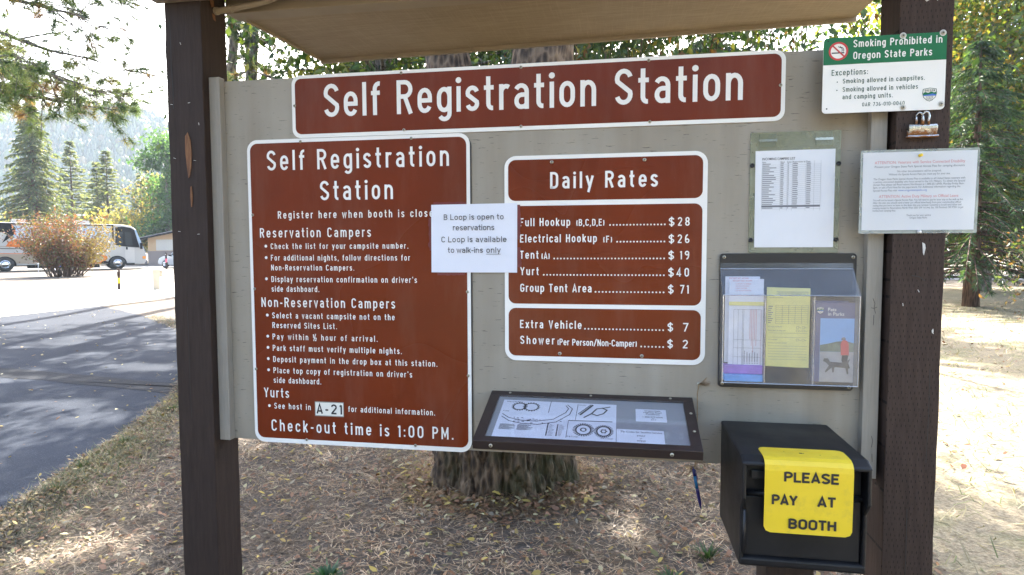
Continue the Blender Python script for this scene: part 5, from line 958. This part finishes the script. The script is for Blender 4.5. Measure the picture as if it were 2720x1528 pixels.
decal('windshield_side', [(1.28, 3.18), (1.46, 2.4), (1.62, 1.77), (1.87, 1.72), (1.62, 2.5), (1.37, 3.2)], pbl, YS_-.03)
MB().prism([(1.88, .38), (2.14, .42), (2.17, .66), (2.05, .80), (1.95, .80)], -1.24, 1.24).build('bumper', paint('bumper_grey', (.10, .10, .115), .35), RV, bevel=.03)
for y in (-.98, .98):
    MB().box(2.0, 2.10, y-.26, y+.26, .86, 1.28).build('headlight', pch, RV, bevel=.04)
MB().box(1.78, 2.02, -1.268, -1.2, .84, 1.06).build('marker_light', paint('amber_lens', (.75, .25, .02), .2), RV, bevel=.02)
for y in (-1.42, 1.42): MB().box(1.62, 1.78, y-.10, y+.10, 1.65, 2.15).build('mirror', pk, RV, bevel=.03)
decal('awning_window', [(-3.2, 2.55), (-3.2, 3.36), (-.36, 3.40), (-.46, 2.48)], pbl, YS_-.008); decal('rear_window', [(-6.6, 2.5), (-6.6, 3.34), (-4.1, 3.36), (-4.1, 2.5)], pbl, YS_-.008)
decal('awning_arm', [(-.30, 2.35), (-.30, 3.56), (-.19, 3.56), (-.19, 2.35)], pk, YS_-.03, RV, .05); decal('roof_band', [(XR+.1, 3.44), (-.2, 3.50), (-.2, 3.58), (XR+.1, 3.58)], pk, YS_-.012)
decal('orange_swoosh', [(-1.95, .50), (-1.2, .62), (-.9, .85), (-1.0, 1.08), (-1.5, 1.24), (-.72, 1.10), (-.66, .88), (-.85, .68), (-1.25, .50)], po, YS_-.016)
decal('black_swoosh', [(-1.2, .50), (-.95, .72), (-.5, .62), (-.5, .50)], pk, YS_-.018); decal('black_swoosh', [(-9.9, 2.5), (-9.9, 3.46), (-6.6, 3.46), (-6.35, 3.2), (-6.5, 2.7), (-7.2, 2.1), (-6.9, 2.7), (-7.2, 2.9), (-8.5, 2.95), (-9.3, 2.7)], pk, YS_-.014)
decal('orange_swoosh', [(-7.0, 1.85), (-6.8, 2.2), (-6.4, 2.4), (-5.8, 2.25), (-5.0, 2.0), (-6.2, 1.78)], po, YS_-.016)
for z, a, b, mt in ((1.32, XR+.1, -1.6, po), (1.70, XR+.1, -4.2, pk), (1.86, XR+.1, -2.0, pt)): decal('pinstripe', [(a, z), (b, z-.06), (b, z-.02), (a, z+.05)], mt, YS_-.012)
for x, nm in ((0, 1), (-7.08, 1)):
    decal('wheel_arch', [(x+.66*math.cos(rad(t)), .47+.64*math.sin(rad(t))) for t in range(0, 181, 15)]+[(x-.66, .40), (x+.66, .40)], pk, YS_-.02)
    for y in (-1.19, 1.19):
        s_ = -1 if y < 0 else 1
        w_ = MB().lathe([(.50, -.15), (.52, -.10), (.52, .10), (.50, .15), (.31, .152)], (x, y+s_*.10, .52), 'y', 28).build('tyre', prub, RV, smooth=True)
        rm = MB().lathe([(.31, .0), (.30, s_*.02), (.22, -s_*.03), (.20, s_*.01), (.09, s_*.05), (.08, s_*.09), (.0001, s_*.10)], (x, y+s_*.26, .52), 'y', 20).build('rim', pch, w_, smooth=True)
        hb = MB()
        for k in range(10): a = k*.6283; hb.lathe([(.032, 0), (.032, s_*.004)], (x+.255*math.cos(a), y+s_*.264, .52+.255*math.sin(a)), 'y', 8)
        hb.build('hand_hole', M['slot'], w_)
decal('step', [(.55, .36), (1.15, .36), (1.15, .50), (.55, .50)], pk, YS_-.15, RV, .2)
MB().prism(rrect(-2.6, -1.7, 3.62, 3.92, .1), -.4, .4).build('air_conditioner', pw, RV); MB().prism(rrect(-6.6, -5.7, 3.62, 3.92, .1), -.4, .4).build('air_conditioner', pw, RV)
MB().lathe([(.2, 0), (.22, .15), (.12, .32), (.001, .36)], (-2.9, -.7, 3.62), 'z', 14).build('dish', pw, RV, smooth=True)
decal('underside_shade', [(-5.8, .2), (-5.8, .46), (-1.2, .46), (-1.2, .2)], pk, -1.0)  # thin black sheet imitating the shadow below the motorhome

CR = empty('parked_car', (-36.2, 47.55, 0), rad(175), 'rounded silver car beside the left post, behind the motorhome nose', 'car'); ps = paint('silver_paint', (.45, .48, .52), .2, .04, 2, metal=.3)
side = [(-2.05, .35), (-2.1, .75), (-1.95, 1.0), (-1.55, 1.10), (-1.15, 1.42), (-.5, 1.58), (.3, 1.56), (.9, 1.05), (1.6, .98), (2.0, .82), (2.1, .55), (2.05, .32), (1.75, .26), (-1.8, .26)]
m = MB(); hw = {}
L_ = []
for k, yy in enumerate((-.86, -.80, .80, .86)): L_.append([(x*(.97 if abs(yy) > .83 else 1), yy*(1 if z < 1.06 else .80+.1*(1.6-z)), z) for x, z in side])
n_ = len(side); m.v = [p for l in L_ for p in l]; m.f = [tuple(range(n_)), tuple(range(4*n_-1, 3*n_-1, -1))]+[(k*n_+i, (k+1)*n_+i, (k+1)*n_+(i+1) % n_, k*n_+(i+1) % n_) for k in range(3) for i in range(n_)]; m.build('body', ps, CR, bevel=.04, seg=3)
for s_ in (-1, 1):
    yb, yt = s_*.872, s_*.735
    for nm, pts in (('side_window', [(-.95, 1.10), (-.55, 1.48), (-.08, 1.50), (-.08, 1.10)]), ('side_window', [(0, 1.10), (0, 1.50), (.28, 1.48), (.74, 1.10)])):
        MB().add([(x, (yb*.985 if z < 1.2 else yt*1.02+s_*.01), z) for x, z in pts]+[(x, (yb*.985 if z < 1.2 else yt*1.02)-s_*.02, z) for x, z in pts], [(0, 1, 2, 3), (7, 6, 5, 4), (0, 4, 5, 1), (1, 5, 6, 2), (2, 6, 7, 3), (3, 7, 4, 0)]).build(nm, pgl, CR)
    MB().box(.62, .78, s_*.95-.09, s_*.95+.09, 1.02, 1.16).build('mirror', pk, CR, bevel=.03); MB().box(1.82, 2.06, s_*.62-.14, s_*.62+.14, .68, .84).build('headlight', pch, CR, bevel=.05)
    MB().box(-.08, -.02, s_*.875-.01, s_*.875+.01, .92, .95).build('handle', pch, CR)
    for x in (1.32, -1.35):
        w_ = MB().lathe([(.30, -.1), (.325, -.07), (.325, .07), (.30, .1), (.21, .102)], (x, s_*.80, .325), 'y', 22).build('tyre', prub, CR, smooth=True)
        MB().lathe([(.21, 0), (.2, s_*.01), (.06, -s_*.02), (.05, s_*.02), (.0001, s_*.02)], (x, s_*.905, .325), 'y', 14).build('rim', pch, w_, smooth=True)
MB().add([(.36, -.66, 1.50), (.36, .66, 1.50), (.87, .74, 1.10), (.87, -.74, 1.10)], [(0, 1, 2, 3)]).build('windshield', pgl, CR); MB().box(1.9, 2.16, -.8, .8, .34, .56).build('bumper', ps, CR, bevel=.06)

BD = empty('camp_building', (-44.7, 53.4, 0), math.atan2(.64, .77), 'tan building with grey gabled roof and brown wainscot behind the car', 'building')
wt = paint('tan_siding', (.42, .29, .17), .8, .06, 1); wg = paint('grey_brown_wainscot', (.20, .165, .15), .8, .06, 1); rg = paint('grey_shingles', (.20, .19, .19), .9, .15, 3)
MB().prism([(0, 1.45), (0, 2.75), (7.5, 4.55), (15, 2.75), (15, 1.45)], 0, 9).build('wall', wt, BD); MB().box(-.03, 15.03, -.03, 9.03, 0, 1.45).build('wainscot', wg, BD)
MB().prism([(-.9, 2.52), (-.9, 2.74), (7.5, 4.80), (15.9, 2.74), (15.9, 2.52), (7.5, 4.58)], -.8, 9.8).build('roof', rg, BD); MB().prism([(-.92, 2.48), (-.92, 2.66), (7.5, 4.72), (15.92, 2.66), (15.92, 2.48), (7.5, 4.54)], -.86, -.81).build('fascia', pk, BD)
MB().box(.7, 3.4, -.06, -.032, 1.5, 2.75-.15).build('shutter', pw, BD); d_ = MB().box(4.3, 5.3, -.06, -.032, .05, 2.1).build('door', pw, BD); MB().box(5.1, 5.2, -.09, -.06, 1.0, 1.1).build('handle', pk, d_)

def stake(loc, h, w, band, z0, z1, label):
    e = empty('marker_post', loc, 0, label, 'post', 'brown marker posts by the road'); MB().prism(rrect(-w/2, w/2, -w/2, w/2, w*.2), -.05, h, 'z').build('shaft', M['post'], e, bevel=.005)
    MB().prism(rrect(-w*.54, w*.54, -w*.54, w*.54, w*.22), z0, z1, 'z').build('band', band, e); MB().box(-w*.3, w*.3, -w*.52, -w*.50, h*.85, h*.92).build('tag', M['whitepaint'], e)
stake((-17.8, 19.55, 0), .84, .085, M['yellow'], .26, .46, 'thin brown marker post with a yellow band standing alone in the bright road'); stake((-34.9, 43.6, 0), 1.35, .11, paint('pink_tape', (.75, .10, .16), .5), .55, .85, 'thin brown marker post with a pink band in front of the silver car')
UT = empty('utility_box', (-16.3, 19.75, 0), math.atan2(.64, .77), 'short cream utility post with a side flap by the bright road', 'utility post'); uc = paint('cream_box_paint', (.52, .47, .38), .6, .05, 4)
MB().box(-.13, .11, -.1, .1, -.05, .77).build('housing', uc, UT, bevel=.008); MB().box(.112, .20, -.09, .09, .50, .765).build('flap', paint('flap_cream', (.42, .37, .29), .6), UT, bevel=.006); MB().box(-.15, .13, -.12, .12, .7705, .79).build('cap', uc, UT, bevel=.004)
TB = empty('folding_table', (-36.6, 34.3, 0), rad(45), 'small white folding table at the left end of the shrub', 'table'); wm = paint('white_tube', (.6, .62, .66), .4)
MB().box(-.42, .42, -.28, .28, .66, .70).build('table_top', wm, TB, bevel=.01)
for x in (-.38, .38):
    for y in (-.24, .24): MB().tube([(x, y, .66), (x*1.05, y*1.1, 0)], .02, 6).build('leg', wm, TB)
    MB().tube([(x*1.02, -.25, .25), (x*1.02, .25, .25)], .016, 6).build('brace', wm, TB)
FCH = empty('folding_chair', (-36.6, 35.4, 0), rad(45), 'bright blue folding chair behind the white folding table', 'chair'); bc = paint('blue_canvas', (.02, .13, .55), .7, .08)
MB().box(-.28, .28, -.25, .25, .44, .47).build('seat', bc, FCH); MB().prism([(.24, .50), (.36, 1.0), (.38, 1.0), (.27, .50)], -.28, .28, 'x').build('backrest', bc, FCH)
for x in (-.28, .28):
    MB().tube([(x, -.25, 0), (x, .34, .92)], .014, 6).build('leg', pch, FCH); MB().tube([(x, .26, 0), (x, -.24, .66)], .014, 6).build('leg', pch, FCH)

# ------------------------------------------------------------------ litter on the ground
def patchy(x, y):
    return np.array([.95+.75*MN.noise(Vector((a*1.1, b*1.1, 3.3)))+.5*MN.noise(Vector((a*3.7, b*3.7, 8.1))) for a, b in zip(x, y)]).clip(.4, 1.5)[:, None]
def inroad(x, y):
    c = np.zeros(len(x), bool); n = len(ROAD)
    for i in range(n):
        (x0, y0), (x1, y1) = ROAD[i], ROAD[(i+1) % n]; t = ((y0 > y) != (y1 > y)) & (x < (x1-x0)*(y-y0)/((y1-y0) or 1e-9)+x0); c ^= t
    return c
q = np.random.default_rng(90)
def spread(n, x0, x1, y0, y1, road=0.):
    x = q.uniform(x0, x1, n); y = q.uniform(y0, y1, n); k = ~inroad(x, y) | (q.random(n) < road); k &= ~((np.abs(x-.79) < .42) & (np.abs(y-2.0) < .36)); return np.stack([x[k], y[k], q.uniform(.004, .02, k.sum())], 1)
def needles(name, label, n, box, L, w, cols, lift, cat='ground litter'):
    P = spread(n, *box); n = len(P); a = q.uniform(0, 6.283, n); l = L*q.uniform(.5, 1.3, n); d = np.stack([np.cos(a)*l, np.sin(a)*l, lift*l*q.uniform(-.25, 1, n)], 1); s = np.stack([-np.sin(a), np.cos(a), np.zeros(n)], 1)*w; b = np.stack([-np.sin(a), np.cos(a), np.zeros(n)], 1)*(l*q.normal(0, .12, n))[:, None]
    V = np.stack([P-s, P+s, P+d*.55+s*.8+b, P+d*.55-s*.8+b, P+d], 1).reshape(-1, 3); V[:, 2] = np.maximum(V[:, 2], .006); i = np.arange(n)[:, None]*5
    F = np.concatenate([i+[0, 1, 2], i+[0, 2, 3], i+[3, 2, 4]], 0); c = np.array(cols); C = np.repeat(c[q.integers(0, len(c), n)]*q.uniform(.6, 1.3, (n, 1))*patchy(P[:, 0], P[:, 1]), 5, 0); return tag(npmesh(name, V, F, M['straw'], None, C), label, cat, kind='stuff')
NB = (-4.2, 3.1, -.9, 7.5)
needles('pine_needles', 'brown pine needles and straw littering the ground under the board', 120000, NB, .085, .0019, [(.30, .22, .14), (.20, .125, .07), (.40, .32, .22), (.10, .068, .045), (.35, .265, .175)], .22)
needles('dry_grass', 'short dry grass over the shaded ground and lawn', 26000, (2.6, 11, -.5, 16), .10, .0035, [(.40, .34, .18), (.30, .27, .12), (.46, .40, .24), (.14, .17, .05)], .8)
def flatleaf(name, label, n, box, size, cols, road=.0):
    P = spread(n, *box, road); P[:, 2] += .008; n = len(P); a = q.uniform(0, 6.283, n); D = np.stack([np.cos(a), np.sin(a), q.normal(.05, .2, n)], 1); N = np.stack([q.normal(0, .35, n), q.normal(0, .35, n), np.ones(n)], 1); S = np.cross(N, D); S /= np.linalg.norm(S, axis=1, keepdims=True); D /= np.linalg.norm(D, axis=1, keepdims=True)
    L = size*q.uniform(.5, 1.3, (n, 1)); W = L*q.uniform(.35, .6, (n, 1)); U = np.array([0, 0, 1.]); cu = q.uniform(-.1, .3, (n, 1))*L
    V = np.stack([P, P+D*L*.3+S*W*.42+U*cu*.6, P+D*L*.65+S*W*.38+U*cu, P+D*L+U*cu*.4, P+D*L*.65-S*W*.38+U*cu, P+D*L*.3-S*W*.42+U*cu*.6], 1).reshape(-1, 3); V[:, 2] = np.maximum(V[:, 2], .009); i = np.arange(n)[:, None]*6
    F = np.concatenate([i+[0, 1, 5], i+[1, 2, 5], i+[2, 4, 5], i+[2, 3, 4]], 0); c = np.array(cols); C = np.repeat(c[q.integers(0, len(c), n)]*q.uniform(.7, 1.25, (n, 1))*(patchy(P[:, 0], P[:, 1]) if size < .03 else 1), 6, 0); return tag(npmesh(name, V, F, M['litter'], None, C), label, 'ground litter', kind='stuff')
LC = [(.17, .08, .035), (.20, .11, .05), (.12, .06, .03), (.24, .17, .045), (.33, .25, .055), (.32, .29, .16), (.20, .175, .12), (.14, .13, .045), (.19, .095, .05), (.16, .075, .035), (.13, .08, .045)]
flatleaf('fallen_leaves', 'brown and yellow fallen leaves scattered over the needles and road edge', 21000, NB, .042, LC, .03)
flatleaf('chaff', 'fine brown bark chips and leaf scraps over the bare ground', 60000, NB, .022, [(.15, .095, .06), (.22, .155, .105), (.10, .06, .04), (.27, .205, .145), (.06, .045, .035)])
x_ = flatleaf('road_leaves', 'pale yellow leaves lying on the asphalt', 700, (-13, -1.2, -1, 12), .05, [(.30, .25, .12), (.24, .19, .08), (.26, .16, .08), (.30, .28, .20)], 1.)
flatleaf('lawn_leaves', 'scattered brown leaves on the sunny lawn', 2600, (2.7, 13, -.5, 18), .065, [(.24, .08, .035), (.28, .14, .05), (.22, .10, .045), (.30, .24, .07), (.14, .08, .04)])
EDGE = [(-1.5, -.9), (-1.75, 0), (-2.06, 1.03), (-2.35, 1.85), (-2.55, 2.42), (-3.1, 3.72), (-4.6, 6.2), (-6.8, 8.7), (-9.4, 10.9)]
_sp = spread
def spread(n, x0, x1, y0, y1, road=0.):
    if x0 == 'ring': a = q.uniform(0, 6.283, n); R_ = .42+np.abs(q.normal(0, .16, n)); return np.column_stack([.79+R_*np.cos(a)*1.05, 2.0+R_*np.sin(a)*.9, q.uniform(.005, .05, n)*np.exp(-(R_-.42)*6)+.01])
    if x0 != 'edge': return _sp(n, x0, x1, y0, y1, road)
    t = q.random(n)**1.3*(len(EDGE)-1.001); i = t.astype(int); f = (t-i)[:, None]; E = np.array(EDGE); P = E[i]*(1-f)+E[i+1]*f; P[:, 0] += .06+np.abs(q.normal(0, y0*1.3, n))-.04*q.random(n); P[:, 1] += q.normal(0, .1, n); return np.column_stack([P, q.uniform(.006, .02, n)])
flatleaf('edge_leaves', 'drift of yellow and tan leaves along the asphalt edge', 3000, ('edge', 0, .13, 0), .034, [(.27, .20, .05), (.22, .14, .05), (.20, .15, .07), (.16, .085, .035), (.26, .22, .11)])
flatleaf('trunk_leaves', 'leaves heaped against the foot of the forked tree', 1500, ('ring', 0, 0, 0), .05, LC)
needles('trunk_needles', 'needles and straw heaped against the foot of the forked tree', 5000, ('ring', 0, 0, 0), .10, .0016, [(.25, .16, .085), (.19, .105, .05), (.31, .225, .13)], .5)
needles('verge_grass', 'thin dry green and straw grass along the road edge', 16000, ('edge', 0, .20, 0), .06, .0022, [(.07, .095, .03), (.12, .12, .04), (.22, .18, .08), (.06, .08, .03), (.28, .22, .12)], .9)
def tuft(x, y, h, n, cols, label, sd, w=.003, spread_=.9):
    n = int(n*1.6); h *= .8
    e = empty('grass_tuft', (x, y, 0), 0, label, 'grass tuft', 'green tufts in the needles'); r_ = np.random.default_rng(sd); a = r_.uniform(0, 6.283, n); l = h*r_.uniform(.5, 1.2, n); k = r_.uniform(.2, spread_, n); B = np.stack([np.cos(a)*.03, np.sin(a)*.03, np.zeros(n)], 1)*r_.random((n, 1)); d = np.stack([np.cos(a)*k*l, np.sin(a)*k*l, l*(1-.3*k)], 1); s = np.stack([-np.sin(a), np.cos(a), np.zeros(n)], 1)*w
    V = np.stack([B-s*.6, B+s*.6, B+d*.55+s, B+d*.55-s, B+d*np.array([1.25, 1.25, .92])], 1).reshape(-1, 3); i = np.arange(n)[:, None]*5; F = np.concatenate([i+[0, 1, 2], i+[0, 2, 3], i+[3, 2, 4]], 0); c = np.array(cols); npmesh('blades', V, F, M['leaf'], e, np.repeat(c[r_.integers(0, len(c), n)]*r_.uniform(.7, 1.3, (n, 1)), 5, 0))
GT = [(.035, .085, .02), (.05, .10, .025), (.07, .11, .03)]
tuft(.22, .62, .085, 60, [(.02, .075, .025), (.03, .10, .03)], 'dark green leafy weed at the foot of the left post', 1, .009, 1.7); tuft(2.0, 1.12, .11, 40, GT, 'small grass tuft left of the black drop box', 2); tuft(1.80, .85, .09, 30, GT, 'sparse grass tuft below the pen', 3, .004)
for i, (x, y) in enumerate(((-2.35, 2.3), (-2.2, 1.75), (-2.7, 3.3), (-2.0, 1.35), (-1.75, .62))): tuft(x, y, .09, 60, GT+[(.16, .15, .05)], ('grass tuft at the road edge nearest the left post', 'second grass tuft along the road edge, coming toward the viewer', 'farthest grass tuft on the near road edge', 'grass tuft among yellow leaves on the road edge', 'grass tuft at the lower left road edge')[i], 10+i, .0025, 1.3)

# ------------------------------------------------------------------ air: pale haze round the whole place
hz = bpy.data.materials.new('haze'); hz.use_nodes = True; nt = hz.node_tree; nt.nodes.remove(nt.nodes['Principled BSDF'])
pv = nt.nodes.new('ShaderNodeVolumePrincipled'); pv.inputs['Color'].default_value = (.74, .87, 1, 1); pv.inputs['Density'].default_value = .00036; pv.inputs['Anisotropy'].default_value = .1
nt.links.new(pv.outputs[0], nt.nodes['Material Output'].inputs['Volume'])
tag(MB().box(-960, 960, -960, 960, -2.2, 175).build('haze', hz), kind='stuff')
